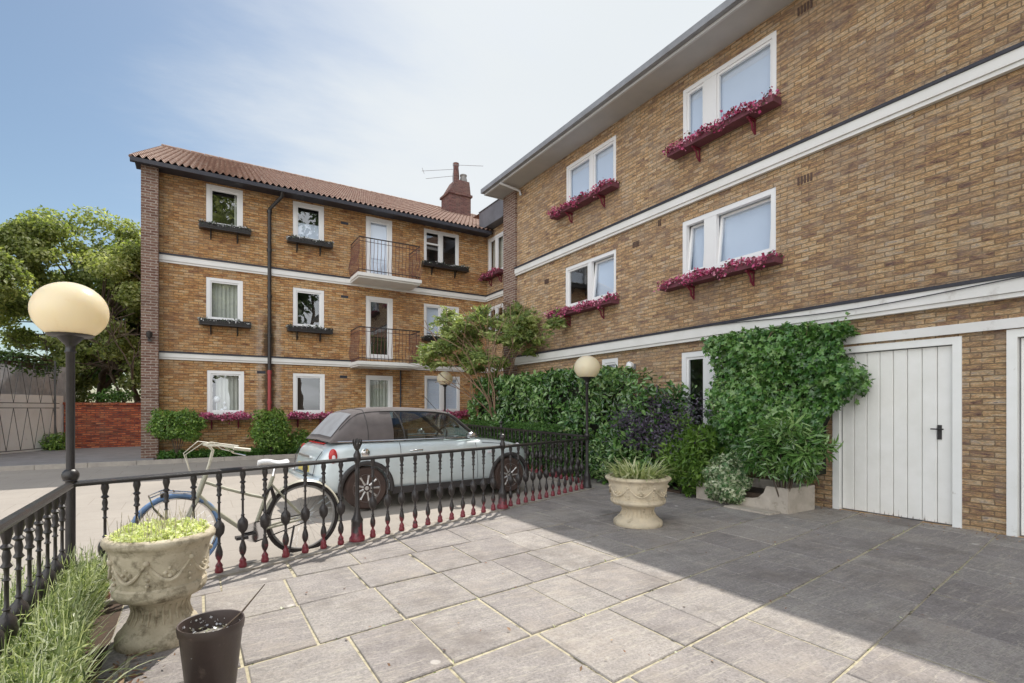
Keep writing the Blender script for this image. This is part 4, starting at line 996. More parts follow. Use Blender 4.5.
bwheel(0,.338,M['bluetyre'],M['chrome']); bwheel(1.085,.345,M['rubber'],M['greytyre'])
def fender(cx, a0, a1, rad=.385, w=.028):
    m = MB(); n = 26
    m.grid(lambda i, j: (cx+(rad-.012*abs(j-2)/2*1.5)*math.cos(a0+(a1-a0)*i/(n-1)), (j-2)*w/2, .36+zB+(rad-.012*abs(j-2)/2*1.5)*math.sin(a0+(a1-a0)*i/(n-1))), n, 5)
    return m.build('mudguard', M['cream'], BK, world=False)
fender(1.085, R(-15), R(165))
head0, head1 = (.155,0,.66), (.215,0,.84)
fr = MB()
def T3(pts, r): fr.tube([(p[0],p[1],p[2]+zB) for p in pts], r, 8)
T3([(.145,0,.62),(.225,0,.86)], .022); T3([(.165,0,.68),(.32,0,.50),(.50,0,.34),(.622,0,.285)], .020); T3([(.205,0,.80),(.38,0,.72),(.60,0,.635),(.71,0,.60)], .015)
T3([(.622,0,.285),(.80,0,.80)], .018)
for sy in (-1,1): T3([(.622,sy*.02,.285),(.85,sy*.055,.32),(1.085,sy*.065,.36)], .011); T3([(.775,sy*.015,.73),(.95,sy*.05,.52),(1.085,sy*.062,.36)], .009)
fr.build('frame', M['cream_dull'], BK, world=False)
fk = MB()
for sy in (-1,1): fk.tube([(.155,sy*.035,.64+zB),(.09,sy*.05,.50+zB),(0,sy*.055,.36+zB)], [.014,.012,.009], 7)
fk.tube([(.155,-.04,.645+zB),(.155,.04,.645+zB)], .018, 7); fk.build('fork', M['cream_dull'], BK, world=False)
bt('stem', M['cream'], [(.225,0,.86),(.25,0,.95),(.28,0,1.08),(.25,0,1.12)], .0135)
hb = bt('handlebar', M['cream'], [(.52,-.27,1.09),(.42,-.29,1.11),(.30,-.24,1.14),(.22,-.10,1.13),(.24,0,1.125),(.22,.10,1.13),(.30,.24,1.14),(.42,.29,1.11),(.52,.27,1.09)], .009)
for sy in (-1,1):
    bt('grip', M['cream'], [(.40,sy*.29,1.112),(.54,sy*.265,1.087)], .015, 8, hb)
    bt('brake_lever', M['chrome'], [(.33,sy*.25,1.13),(.40,sy*.28,1.07),(.50,sy*.27,1.04)], .006, 6, hb)
    bt('brake_cable', M['cream'], [(.33,sy*.24,1.13),(.18,sy*.16,1.16),(.06,sy*.08,1.06),(.10,sy*.02,.90),(.16,0,.78)], .004, 6, hb)
sd = MB(); 
def sfn(i, j):
    u = i/9; a = 2*PI*j/12; w = .03+.075*u**1.5 if u < .95 else .08
    return (.66+.27*u, w*math.cos(a), .935+zB+.028*math.sin(a)*(1 if math.sin(a)>0 else .8)+ .012*math.sin(PI*u*2))
sd.grid(sfn, 10, 13); sd.add([sfn(9,j) for j in range(12)], [tuple(range(12))]); sd.add([sfn(0,j) for j in range(12)], [tuple(range(12))])
sd.build('saddle', M['upvc'], BK, world=False)
bt('seat_post', M['chrome'], [(.80,0,.80),(.825,0,.92)], .013)
cr = bt('crank', M['trim'], [(.50,-.09,.27),(.622,-.08,.285),(.622,.08,.285),(.75,.09,.30)], .011)
m = MB(); m.lathe([(.03,-.004),(.095,-.004),(.095,.004),(.03,.004)], 28, T=lambda a,b,c: (.622+a, -.05+c, .285+zB+b)); o = m.build('chainring', M['chrome'], BK, world=False)
m = MB(); m.box(.45,.55,-.15,-.06,.25+zB,.275+zB); m.box(.70,.80,.06,.15,.29+zB,.315+zB); m.build('pedals', M['trim'], BK, world=False)
m = MB(); m.tube([(.622,-.055,.38+zB),(1.085,-.06,.40+zB)], .006, 5); m.tube([(.622,-.055,.19+zB),(1.085,-.06,.32+zB)], .006, 5); m.build('chain', M['rubber'], BK, world=False)
bt('kickstand', M['trim'], [(.98,-.06,.30),(.90,-.16,.03)], .010)
bt('lock', M['rubber'], [(.70,-.05,.62),(.76,-.09,.70),(.80,-.06,.58),(.74,-.07,.46),(.70,-.05,.50)], .022, 8)
rk = MB()
for sy in (-1,1): rk.tube([(.14,sy*.07,.70+zB),(-.10,sy*.08,.74+zB),(-.20,sy*.07,.70+zB),(-.17,sy*.06,.60+zB),(0,sy*.055,.37+zB)], .007, 6)
rk.tube([(-.20,-.07,.70+zB),(-.20,.07,.70+zB)], .007, 6); rk.tube([(-.02,-.078,.73+zB),(-.02,.078,.73+zB)], .007, 6); rk.build('front_rack', M['chrome'], BK, world=False)
m = MB(); m.tube([(-.12,0,.71+zB),(-.06,0,.71+zB)], [.035,.02], 10); m.build('lamp', M['trim'], BK, world=False)

# ------------------------------------------------------------------ urns and pots
def urn(x, y, H_, rr, rb, label, mat, seed):
    t = thing('stone_urn', (x,y,.012), label, 'urn', 'carved stone urns')
    z = .012; h = H_
    prof = [(rb*.98,0),(rb,.015*h),(rb,.075*h),(rb*.97,.10*h),(rb*.88,.135*h),(rb*.84,.15*h),(rb*.83,.165*h),(rb*.72,.20*h),(rb*.64,.26*h),(rb*.62,.31*h),(rb*.66,.36*h),(rr*.60,.40*h),(rr*.80,.43*h),(rr*.87,.47*h),(rr*.88,.50*h),(rr*.87,.51*h),(rr*.875,.54*h),(rr*.83,.555*h),(rr*.84,.60*h),(rr*.88,.70*h),(rr*.92,.80*h),(rr*.93,.86*h)]
    m = MB(); m.lathe(prof, 64, (x,y,z)); b = m.build('bowl', mat, t)
    # fluting and swags in relief
    rl = MB()
    for k in range(26):
        a = 2*PI*k/26; ca, sa = math.cos(a), math.sin(a)
        rl.tube([(x+q*ca, y+q*sa, z+zz*h) for q, zz in ((rb*.73,.20),(rb*.65,.26),(rb*.63,.31),(rb*.68,.365))], [.006,.008,.008,.005], 6)
    rl.build('fluting', mat, t); rl = MB(); nsw = 7
    for k in range(nsw):
        a0 = 2*PI*k/nsw; a1 = 2*PI*(k+1)/nsw; pts = []
        for u in np.linspace(0,1,13):
            zz = .80-.17*math.sin(PI*u); q = rr*(.905 if zz > .72 else .89); a = a0+(a1-a0)*u
            pts.append((x+q*math.cos(a), y+q*math.sin(a), z+zz*h))
        rl.tube(pts, [.005+.008*math.sin(PI*u) for u in np.linspace(0,1,13)], 7)
        q = rr*.93
        rl.sphere((x+q*math.cos(a0), y+q*math.sin(a0), z+.80*h), .018, 10, 6)
        for dz in (.72,.65,.60): rl.sphere((x+rr*.885*math.cos(a0), y+rr*.885*math.sin(a0), z+dz*h), .011, 8, 5)
        am = (a0+a1)/2
        for da, dz in ((0,.74),(.09,.70),(-.09,.70),(0,.67)): rl.sphere((x+rr*.885*math.cos(am+da), y+rr*.885*math.sin(am+da), z+dz*h), .013, 8, 5)
    rl.build('carved_swags', mat, t)
    rim = MB(); rim.lathe([(rr*.93,.86*h),(rr*.955,.895*h),(rr*.97,.905*h),(rr*1.01,.92*h),(rr*1.04,.945*h),(rr*1.035,.97*h),(rr*1.0,.985*h),(rr*.93,.995*h),(rr*.89,.99*h),(rr*.87,.93*h),(rr*.86,.90*h)], 72, (x,y,z), wav=.012, waves=36); rim.build('rim', mat, t)
    so = MB(); so.lathe([(.001,.94*h),(rr*.87,.92*h)], 24, (x,y,z)); so.build('soil', M['soil'], t)
    return t, z+h
u1, zu = urn(-.19,3.90,.67,.285,.235,'near stone urn at the left, filled with pale low sedum, beside the brown bucket', M['stone'], 1)
p1 = thing('sedum_plant', (-.19,3.90,zu-.04), 'pale green low plants filling the near left urn', 'plant')
n = 5200; rr_ = rng.uniform(0,1,n)**.5*.265; an = rng.uniform(0,2*PI,n)
px_, py_ = -.19+rr_*np.cos(an), 3.90+rr_*np.sin(an)
hh = .055*(1-(rr_/.30)**4)*(1+.6*np.sin(px_*31)*np.cos(py_*27))+.015
P = np.column_stack([px_,py_,zu-.05+rng.uniform(.2,1,n)*(hh+.015)])
leaves('foliage', M['leaf_urn'], P, np.tile((0,0,1),(n,1)), .020, .75, p1, jit=.8, sjit=.4)
n = 150; rr_ = rng.uniform(0,1,n)**.5*.25; an = rng.uniform(0,2*PI,n); st = MB()
for i in range(n):
    x0, y0 = -.19+rr_[i]*math.cos(an[i]), 3.90+rr_[i]*math.sin(an[i]); h_ = random.uniform(.05,.15)
    st.tube([(x0,y0,zu-.03),(x0+random.gauss(0,.02),y0+random.gauss(0,.02),zu-.03+h_)], .0015, 3, caps=False)
st.build('stalks', M['leaf_stalk'] if 'leaf_stalk' in M else M['mortar'], p1)
u2, zu2 = urn(4.70,4.62,.61,.385,.30,'broad pale stone urn with striped strap leaves, standing alone on the patio', M['stone2'], 2)
def blades(name, mat, bases, dirs, length, width, parent, droop=.5, segs=5, var=None, upv=1.0):
    m = MB(); va = []
    for i, (b, d) in enumerate(zip(bases, dirs)):
        L = length*random.uniform(.6,1.15); b = Vector(b); h = Vector((d[0],d[1],0)); 
        if h.length > 1e-6: h.normalize()
        lean = math.hypot(d[0],d[1]); sdir = Vector((-h.y,h.x,0)); pts = []
        for k in range(segs+1):
            u = k/segs; z = upv*L*(u-.5*droop*lean*u*u*1.6); r = L*lean*u*(.5+.5*u)
            pts.append(b + h*r + Vector((0,0,z)))
        o = len(m.v)
        for k, p in enumerate(pts):
            u = k/segs; w = width*.5*(1-u**2.2)*(.6+.4*min(1,u*4))+.0008
            m.v += [tuple(p-sdir*w), tuple(p+sdir*w)]
        v = random.random() if var is None else var[i]
        for k in range(segs): m.f.append((o+2*k,o+2*k+1,o+2*k+3,o+2*k+2)); m.sm.append(True); va.append(v)
    ob = m.build(name, mat, parent, fix=False); set_var(ob.data, va); return ob
p2 = thing('spider_plant', (4.70,4.62,zu2-.05), 'arching cream-striped strap-leaf plant in the lone urn', 'plant')
bs_, ds_ = [], []
for i in range(240):
    a = random.uniform(0,2*PI); q = random.uniform(0,.28); bs_.append((4.70+q*math.cos(a),4.62+q*math.sin(a),zu2-.06)); l = random.uniform(.3,1.1); a2 = a+random.gauss(0,.4); ds_.append((l*1.25*math.cos(a2), l*1.25*math.sin(a2)))
blades('foliage', M['leaf_strap'], bs_, ds_, .36, .022, p2, droop=.75, segs=7)
# bucket
BX, BY = .065, 3.02
bk = thing('plastic_plant_pot', (BX,BY,.012), 'dark brown plastic pot of dry compost standing before the near stone urn', 'pot')
m = MB(); m.lathe([(.105,0),(.11,.004),(.142,.31),(.148,.315),(.152,.345),(.149,.36),(.143,.358),(.138,.34),(.134,.30),(.12,.18),(.118,.17)], 40, (BX,BY,.012)); m.build('bucket', M['pot'], bk)
m = MB(); m.lathe([(.001,.285),(.06,.29),(.129,.275)], 24, (BX,BY,.012), wav=.03, waves=5); m.build('compost', M['compost'], bk)
fl = rng.uniform(0,1,60)**.5*.125; an = rng.uniform(0,2*PI,60)
leaves('chippings', M['flower_white'], np.column_stack([BX+fl*np.cos(an),BY+fl*np.sin(an),np.full(60,.305)]), np.tile((0,0,1),(60,1)), .018, .9, bk, jit=.5, var=rng.uniform(.7,1,60))
an = rng.normal(1.9,.9,90); zz = rng.uniform(.20,.34,90); q = .125+(zz-.20)*.09
leaves('lichen_flecks', M['flower_white'], np.column_stack([BX+q*np.cos(an),BY+q*np.sin(an),.012+zz]), np.column_stack([-np.cos(an),-np.sin(an),np.zeros(90)]), .013, .9, bk, jit=.25, var=rng.uniform(.7,1,90))
tg = MB(); tg.tube([(BX+.02,BY-.02,.30),(BX+.14,BY+.05,.37),(BX+.26,BY+.14,.47)], [.006,.005,.003], 6); o = tg.build('twig', M['wood']); tag(o, 'thin bare twig sticking out of the brown plastic pot', 'twig')

# ------------------------------------------------------------------ lavender at left
lv = thing('lavender_bush', (-.7,3.4,0), 'straggly silvery green lavender growing round the left railing', 'plant')
bs_, ds_ = [], []; random.seed(5)
for i in range(3000):
    y = random.uniform(1.6,4.75); w = .30 if y > 3.6 else .48
    if y > 4.3: w = .24
    x = -.80 + random.gauss(.08,w*.55)
    x = max(-1.5, min(x, -.52 if y < 3.3 else -.60))
    bs_.append((x,y,.02)); l = abs(random.gauss(.35,.28)); a = random.uniform(0,2*PI); ds_.append((l*math.cos(a)*.7+.06, l*math.sin(a)))
blades('stems', M['leaf_lav'], bs_, ds_, .46, .0075, lv, droop=.45, segs=4)
n = 34000; i = rng.integers(0,len(bs_),n); u = rng.uniform(.15,1,n)
B = np.array(bs_)[i]; D = np.array(ds_)[i]; Lr = .40*rng.uniform(.4,1,n)
P = np.column_stack([B[:,0]+D[:,0]*Lr*u*.7, B[:,1]+D[:,1]*Lr*u*.7, .03+Lr*u*1.05])
leaves('leaves', M['leaf_lav'], P, rng.normal(size=(n,3))*.6+np.array([0,0,.6]), .045, .17, lv, jit=.9, stem_dir=np.column_stack([D[:,0]*2,D[:,1]*2,np.full(n,.6)])+.5*rng.normal(size=(n,3)))
# straggling strap weeds at the lower left corner
wd = thing('long_grass_tuft', (-.38,2.55,.0), 'long pale arching grass blades at the lower left corner', 'plant'); bs_, ds_ = [], []
for k in range(170):
    bs_.append((-.55+random.gauss(0,.10), 2.45+random.gauss(0,.35), .01)); a = random.uniform(-1.6,1.6); l = random.uniform(.4,1.25); ds_.append((l*math.cos(a), l*math.sin(a)))
blades('blades', M['leaf_lav'], bs_, ds_, .32, .009, wd, droop=.8, segs=6)
n = 500; dl = thing('fallen_leaves', (-.3,3.0,.0), 'brown dead leaves scattered on the soil beside the near urn', 'leaves'); dl['kind'] = 'stuff'
leaves('leaf_litter', M['dead'], np.column_stack([rng.normal(-.42,.12,n), rng.uniform(1.8,3.7,n), rng.uniform(.01,.03,n)]), np.tile((0,0,1),(n,1)), .035, .5, dl, jit=.5)

# ------------------------------------------------------------------ hedge, shrubs, ivy
def face_pts(n, x0, x1, y0, y1, z0, z1, bumpa=.10):
    """points on the -x face, -y face and top of a leafy box"""
    A = [(y1-y0)*(z1-z0), (x1-x0)*(z1-z0), (x1-x0)*(y1-y0)]; A = np.array(A)/sum(A)
    k = rng.choice(3, size=n, p=A); P = np.column_stack([rng.uniform(x0,x1,n), rng.uniform(y0,y1,n), rng.uniform(z0,z1,n)]); Nn = np.zeros((n,3))
    b = bumpa*(np.sin(P[:,1]*4.1+P[:,2]*2)+np.sin(P[:,2]*5.3-P[:,1]*1.7)+np.sin(P[:,1]*9+P[:,2]*7)*.5); dep = rng.uniform(-.02,.16,n)
    m = k == 0; P[m,0] = x0 + b[m] + dep[m]; Nn[m] = (-1,-.1,.35)
    m = k == 1; P[m,1] = y0 + b[m] + dep[m]; Nn[m] = (-.2,-1,.35)
    m = k == 2; P[m,2] = z1 + b[m]*.6 - dep[m]; Nn[m] = (-.2,-.1,1)
    return P, Nn
def shoots(t, mat, pts, size, n, out):
    m = MB(); P, D = [], []
    for q in pts:
        d = (Vector(out)+Vector((random.gauss(0,.3),random.gauss(0,.5),random.gauss(.35,.4)))).normalized(); L = random.uniform(.10,.30); q = Vector(q); e = q+d*L+Vector((0,0,-.25*L))
        m.tube([q, q+d*L*.5, e], .003, 4, caps=False)
        for k in range(n): u = (k+1)/n; P.append(tuple(q+(e-q)*u)); D.append((-.5,-.4,.6))
    m.build('shoots', M['wood_pale'], t); leaves('young_leaves', mat, P, D, size, .6, t, jit=.7, var=rng.uniform(.5,1,len(P)))
def leafy_box(label, cat, name, box, n, size, mat, shape='oval', aspect=.42, down=.3, bumpa=.08, jit=.55, core=True, group=None, keep=None):
    x0,x1,y0,y1,z0,z1 = box; t = thing(name, ((x0+x1)/2,(y0+y1)/2,z0), label, cat, group)
    P, Nn = face_pts(n, *box, bumpa)
    if keep is not None: q = keep(P); P, Nn = P[q], Nn[q]
    n = len(P)
    cl = .5+.5*np.sin(P[:,1]*3.3+P[:,2]*2.1)*np.cos(P[:,2]*4+P[:,1]); v = rng.uniform(0,1,n)*.7+cl*.3
    leaves('foliage', mat, P, Nn, size, aspect, t, shape, jit=jit, down=down, var=v)
    if core:
        i_ = rng.permutation(n)[:70 if size > .05 else 0]
        if len(i_): shoots(t, mat, P[i_], size*.75, 6, (-.8,-.4,.2))
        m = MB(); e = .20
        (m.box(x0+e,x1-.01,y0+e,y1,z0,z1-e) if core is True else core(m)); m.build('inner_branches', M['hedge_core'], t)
    return t
leafy_box('tall glossy laurel hedge against the right block behind the second lamp', 'hedge', 'laurel_hedge', (6.75,7.80,6.35,13.3,.05,2.28), 17000, .115, M['leaf_laurel'], bumpa=.12, jit=.7,
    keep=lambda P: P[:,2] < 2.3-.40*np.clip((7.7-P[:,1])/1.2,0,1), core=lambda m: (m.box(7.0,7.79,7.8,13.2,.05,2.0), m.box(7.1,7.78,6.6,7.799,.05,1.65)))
leafy_box('low clipped green hedge along the shaded railing', 'hedge', 'clipped_hedge', (6.50,6.95,8.4,14.2,.05,1.12), 15000, .035, M['leaf_box'], shape='leaf', aspect=.6, bumpa=.015, jit=.8)
leafy_box('dense ivy mound covering the wall between the glazed door and the first garage', 'ivy', 'ivy', (7.36,7.84,3.32,5.66,.45,2.66), 13500, .075, M['leaf_ivy'], shape='ivy', aspect=.95, down=1.0, bumpa=.075, jit=.6,
    keep=lambda P: (P[:,1] > 3.47+.45*np.clip((1.75-P[:,2])/1.0,0,1)+.12*np.sin(P[:,2]*6)) & ~((P[:,1] < 3.62) & (P[:,2] > 2.66-(3.62-P[:,1])*.6)) & (P[:,2] < 2.70-.15*np.clip((4.2-P[:,1]),0,1)),
    core=lambda m: m.add([(x,y,z) for x in (7.56,7.83) for y,z in ((3.95,.5),(3.95,1.2),(3.65,1.8),(3.65,2.2),(3.95,2.42),(5.5,2.44),(5.5,.5))], [(0,1,2,3,4,5,6),(7,8,9,10,11,12,13)]+[(i,(i+1)%7,(i+1)%7+7,i+7) for i in range(7)]))
def shrub(label, name, c, r, n, size, mat, shape='leaf', aspect=.45, shell=.45, jit=.6, stems=14, down=0, cat='shrub', group=None, sticks=None, clumps=None):
    base = (c[0],c[1],.03 if c[1] < 14 else .2); t = thing(name, base, label, cat, group)
    if clumps:
        d = unit(rng.normal(size=(clumps,3))); cen = np.array(c)+d*np.array(r)*rng.uniform(.35,.95,(clumps,1)); rad = np.tile(np.array(r)*.30,(clumps,1))*rng.uniform(.7,1.2,(clumps,1))
        P, D, idx = clumpy(n, cen, rad, .2); v = rng.uniform(0,1,clumps)[idx]*.5+rng.uniform(0,.5,n); D = D + (P-np.array(c))*1.2
    else:
        P, D = blob_pts(n, c, r, shell, seed=n % 7); v = rng.uniform(0,1,n)
    P[:,2] = np.maximum(P[:,2], base[2]+.03)
    leaves('foliage', mat, P, D+np.array([0,0,.5]), size, aspect, t, shape, jit=jit, down=down, var=v, stem_dir=D+np.array([0,0,.3]) if down < 0 else None)
    m = MB()
    for k in range(stems):
        a = 2*PI*k/stems; q = random.uniform(.2,.8)
        e = (c[0]+r[0]*q*math.cos(a), c[1]+r[1]*q*math.sin(a), c[2]+r[2]*random.uniform(-.2,.8))
        m.tube([base,(base[0]*.6+e[0]*.4,base[1]*.6+e[1]*.4,(base[2]+e[2])*.5),e], [.012,.009,.004], 5)
    m.build('stems', sticks or M['wood'], t); return t
shrub('dark purple-leaved shrub spilling in front of the laurel hedge', 'purple_shrub', (6.90,6.45,1.12), (.42,1.15,.62), 5200, .062, M['leaf_purple'], aspect=.42, clumps=90, down=-1)
shrub('low dark green shrub between the railing corner and the purple shrub', 'evergreen_shrub', (6.95,7.5,.5), (.5,.6,.5), 4200, .085, M['leaf_laurel'], aspect=.4)
shrub('bushy bright green shrub at the foot of the glazed door', 'evergreen_shrub', (6.95,5.62,.66), (.42,.48,.62), 6200, .09, M['leaf_lime'], aspect=.32, clumps=46, down=-1)
shrub('narrow-leaved dark green shrub growing up in the wooden trough before the ivy', 'oleander_shrub', (6.92,4.05,.92), (.40,.60,.42), 3000, .125, M['leaf_laurel'], shape='oval', aspect=.22, clumps=34, down=-1)
shrub('variegated cream and green ivy trailing over the front of the wooden trough', 'variegated_ivy', (6.80,4.86,.38), (.24,.36,.34), 4600, .045, M['leaf_var'], shape='ivy', aspect=.9, shell=.5)
tr = thing('wooden_trough', (7.1,4.5,.012), 'long pale wooden planting trough with scalloped end below the ivy', 'planter')
m = MB(); Q = [(3.96,.012),(5.46,.012),(5.46,.36),(5.30,.36),(5.24,.27),(5.14,.18),(5.0,.15),(4.52,.15),(4.40,.18),(4.31,.26),(4.27,.36),(3.96,.36)]; k = len(Q)
m.add([(x,y,z) for x in (6.86,6.92) for y,z in Q], [tuple(range(k)), tuple(range(k,2*k))]+[(i,(i+1)%k,(i+1)%k+k,i+k) for i in range(k)]); m.build('side_panel', M['trough_wood'], tr)
m = MB(); m.box(7.50,7.54,4.02,5.45,.012,.36); m.build('side_panel', M['trough_wood'], tr)
m = MB(); m.box(6.922,7.54,3.96,4.02,.012,.36); m.build('end_panel', M['trough_wood'], tr)
m = MB(); m.box(6.922,7.498,5.40,5.46,.012,.36); m.build('end_panel', M['trough_wood'], tr)
m = MB(); m.box(6.94,7.49,4.03,5.39,.02,.22); m.build('soil', M['soil'], tr)
m = MB(); m.box(6.58,6.84,4.05,4.75,.012,.035); o = m.build('stone_slab', M['trough_wood']); tag(o, 'thin pale stone slab lying on the paving against the trough', 'slab')
# shrubs by the far facade
shrub('rounded green shrub by the end pier of the far flats', 'round_shrub', (-.40,15.25,1.05), (.60,.42,.42), 5500, .07, M['leaf_lime'], aspect=.5, shell=.5, stems=8)
shrub('round bushy shrub in front of the red downpipe foot', 'round_shrub', (1.72,15.2,.88), (.48,.45,.62), 5500, .07, M['leaf_lime'], aspect=.5, shell=.5, stems=8)
shrub('low leafy plant beside the round shrub near the downpipe', 'bedding_plant', (2.45,15.35,.50), (.50,.3,.32), 2500, .07, M['leaf_lime'], aspect=.5)
shrub('small leafy plant topping out above the car roof by the glazed door', 'bedding_plant', (3.9,15.4,.85), (.45,.3,.5), 2500, .07, M['leaf_lime'], aspect=.5)
n = 9000; gc = leaves('ground_cover', M['leaf_box'], np.column_stack([rng.uniform(-.8,3.6,n), rng.uniform(15.08,15.9,n), .2+rng.uniform(0,.20,n)*(.4+.6*np.abs(np.sin(np.arange(n)*.0+rng.uniform(0,3,n))))]), np.tile((0,-.3,1),(n,1)), .07, .5, None, jit=.7); tag(gc, 'low green ground cover in the bed under the far windows', 'plants', kind='stuff')
# feathery tree in the corner
ft = thing('feathery_tree', (7.2,12.2,.1), 'airy yellow-green tree with bare pale stems in the corner between the blocks', 'tree')
random.seed(21); m = MB(); tips = []
for k in range(7):
    a = random.uniform(0,2*PI)
    branch(m, (7.3+.1*math.cos(a),12.2+.1*math.sin(a),.1), (-.16+.2*math.cos(a), .05+.2*math.sin(a), 1), 1.9, .032, 2, tips, .38, .05, 3, .007)
m.build('trunk', M['wood_pale'], ft)
cen = []
for (cx_, cy_, cz_, rx, ry, rz_, k) in ((6.35,12.6,3.45,.95,.9,.75,40),(7.2,11.6,3.5,.75,.8,.7,34),(5.75,12.9,3.0,.55,.6,.45,16),(6.7,12.4,2.6,.7,.7,.4,14),(7.5,12.3,4.15,.5,.5,.4,10),(7.4,10.3,3.55,.25,.25,.2,3)):
    for _ in range(k):
        d = Vector((random.gauss(0,1),random.gauss(0,1),random.gauss(0,1))).normalized()*random.uniform(.3,1); cen.append((cx_+rx*d.x, cy_+ry*d.y, cz_+rz_*d.z))
tw_ = MB(); bs_, dr_, va_ = [], [], []
for c in cen:     # each centre carries pinnate sprays
    for _ in range(11):
        d = Vector((c[0]-6.9, c[1]-12.2, .2)).normalized(); d = (d+Vector((random.gauss(0,.6),random.gauss(0,.6),random.gauss(0,.35)))).normalized()
        v = random.random(); L = random.uniform(.22,.42); p0 = Vector(c); sd_ = d.cross(Vector(UP)).normalized()
        tw_.tube([p0, p0+d*L*.6+Vector((0,0,.02)), p0+d*L+Vector((0,0,-.04))], [.004,.003,.002], 3, caps=False)
        for q in range(8):
            u = (q+1)/8
            for sg in (-1,1): bs_.append(tuple(p0+d*L*u+Vector((0,0,.02-.06*u*u)))); dr_.append(tuple(d*.7+sd_*sg)); va_.append(v*.7+random.random()*.3)
    if random.random() < .55:
        tp = min(tips, key=lambda q: (Vector(q)-Vector(c)).length); tw_.tube([tp, (Vector(tp)+Vector(c))/2+Vector((0,0,.08)), c], [.010,.008,.005], 5)
tw_.build('twigs', M['wood_pale'], ft)
leaves('foliage', M['leaf_robinia'], bs_, np.tile((-.4,-.7,.7),(len(bs_),1)), .10, .42, ft, 'leaf', jit=.45, stem_dir=np.array(dr_), var=np.array(va_))

# ------------------------------------------------------------------ left background
rw_ = thing('red_brick_wall', (-2.4,20.9,.2), 'low old red brick garden wall beyond the pavement, left of the far flats', 'wall')
m = MB(); m.box(-3.5,-1.15,20.8,21.03,.1,1.58); m.build('wall', M['brick_red'], rw_)
m = MB(); m.box(-3.52,-1.15,20.77,21.06,1.582,1.66); m.build('coping', M['brick_red'], rw_)
ww = thing('white_wall', (-4.2,20,.2), 'long white painted garden wall behind the iron lattice', 'wall')
def slant(mb, p, q, th, z0, z1):
    p = Vector((*p,0)); q = Vector((*q,0)); d = (q-p).normalized(); s = Vector((-d.y,d.x,0))*th
    vs = [p,q,q+s,p+s]; mb.add([(v.x,v.y,z0) for v in vs]+[(v.x,v.y,z1) for v in vs], [(0,3,2,1),(4,5,6,7),(0,1,5,4),(1,2,6,5),(2,3,7,6),(3,0,4,7)])
A_, B_ = Vector((-7.5,13.9)), Vector((-3.53,20.9))
m = MB(); slant(m, A_, B_, .22, .1, 1.80); m.build('wall', M['white_wall'], ww)
m = MB(); slant(m, A_-Vector((.0,.03)), B_, .28, 1.802, 1.86); m.build('coping', M['white_wall'], ww)
fg = thing('board_fence', (-5,20.5,1.8), 'weathered grey board fence rising above the white wall', 'fence')
m = MB(); C_, D_ = Vector((-8.2,14.6)), Vector((-3.6,22.2)); L_ = (D_-C_).length; dd_ = (D_-C_).normalized(); k = 0
while k*.16 < L_-.16:
    slant(m, C_+dd_*(k*.16), C_+dd_*(k*.16+.15), .03, .2, 2.85+random.uniform(-.03,.03)); k += 1
m.build('boards', M['fencegrey'], fg)
lf = thing('lattice_fence', (-5.4,17,.2), 'tall thin iron lattice fence standing before the white wall', 'fence')
m = MB(); E_, F_ = Vector((-7.1,14.2)), Vector((-3.55,20.45)); L_ = (F_-E_).length; dd_ = (F_-E_).normalized()
m.tube([(E_.x,E_.y,1.62),(F_.x,F_.y,1.62)], .014, 4); m.tube([(E_.x,E_.y,1.48),(F_.x,F_.y,1.48)], .014, 4); m.tube([(E_.x,E_.y,.3),(F_.x,F_.y,.3)], .014, 4); m.tube([(E_.x,E_.y,2.75),(F_.x,F_.y,2.75)], .014, 4)
nb = int(L_/.42)
for i in range(nb):
    p = E_+dd_*(i*L_/nb); q = E_+dd_*((i+.5)*L_/nb); r2 = E_+dd_*((i+1)*L_/nb)
    m.tube([(p.x,p.y,.3),(q.x,q.y,1.48)], .009, 4); m.tube([(q.x,q.y,1.48),(r2.x,r2.y,.3)], .009, 4)
    m.tube([(p.x,p.y,2.75),(q.x,q.y,1.62)], .008, 4); m.tube([(q.x,q.y,1.62),(r2.x,r2.y,2.75)], .008, 4)
m.build('lattice', M['black'], lf)
for i in range(0,5):
    p = E_+dd_*(L_*i/4*.98); m = MB(); m.box(p.x-.022,p.x+.022,p.y-.022,p.y+.022,.2,2.9); m.build('post', M['black'], lf)
cl = thing('climbing_plant', (-5,18,2.6), 'dark tangled climber along the top of the lattice and board fence', 'climber'); n = 5200
u = rng.uniform(0,1,n); P = np.column_stack([E_.x+(F_.x-E_.x)*u-.25+rng.normal(0,.18,n), E_.y+(F_.y-E_.y)*u+.25+rng.normal(0,.15,n), 2.78+.16*np.sin(u*17)+rng.normal(0,.13,n)])
leaves('foliage', M['leaf_dark'], P, np.tile((0,-.5,1),(n,1)), .10, .5, cl, jit=.8)
m = MB()
for k in range(5): m.tube([(E_.x+(F_.x-E_.x)*v-.2+random.gauss(0,.05), E_.y+(F_.y-E_.y)*v+.2, 2.75+.1*math.sin(v*12+k)+.04*k) for v in np.linspace(0,1,14)], .025, 5)
m.build('stems', M['wood'], cl)
shrub('fresh green plant sprouting on top of the red brick wall', 'wall_plant', (-2.35,21.1,1.85), (.6,.25,.22), 1500, .08, M['leaf_box'])
shrub('weedy green plant at the foot of the white wall corner', 'weed', (-3.6,20.3,.45), (.3,.4,.3), 1300, .08, M['leaf_lime'])
G = 'trees beyond the garden walls'
tree('tall pale-leaved tree at the left edge behind the near globe lamp', (-6.9,22.5,.2), 8.7, (3.0,2.6,2.0), M['leaf_tree'], 60000, .125, G, seed=3)
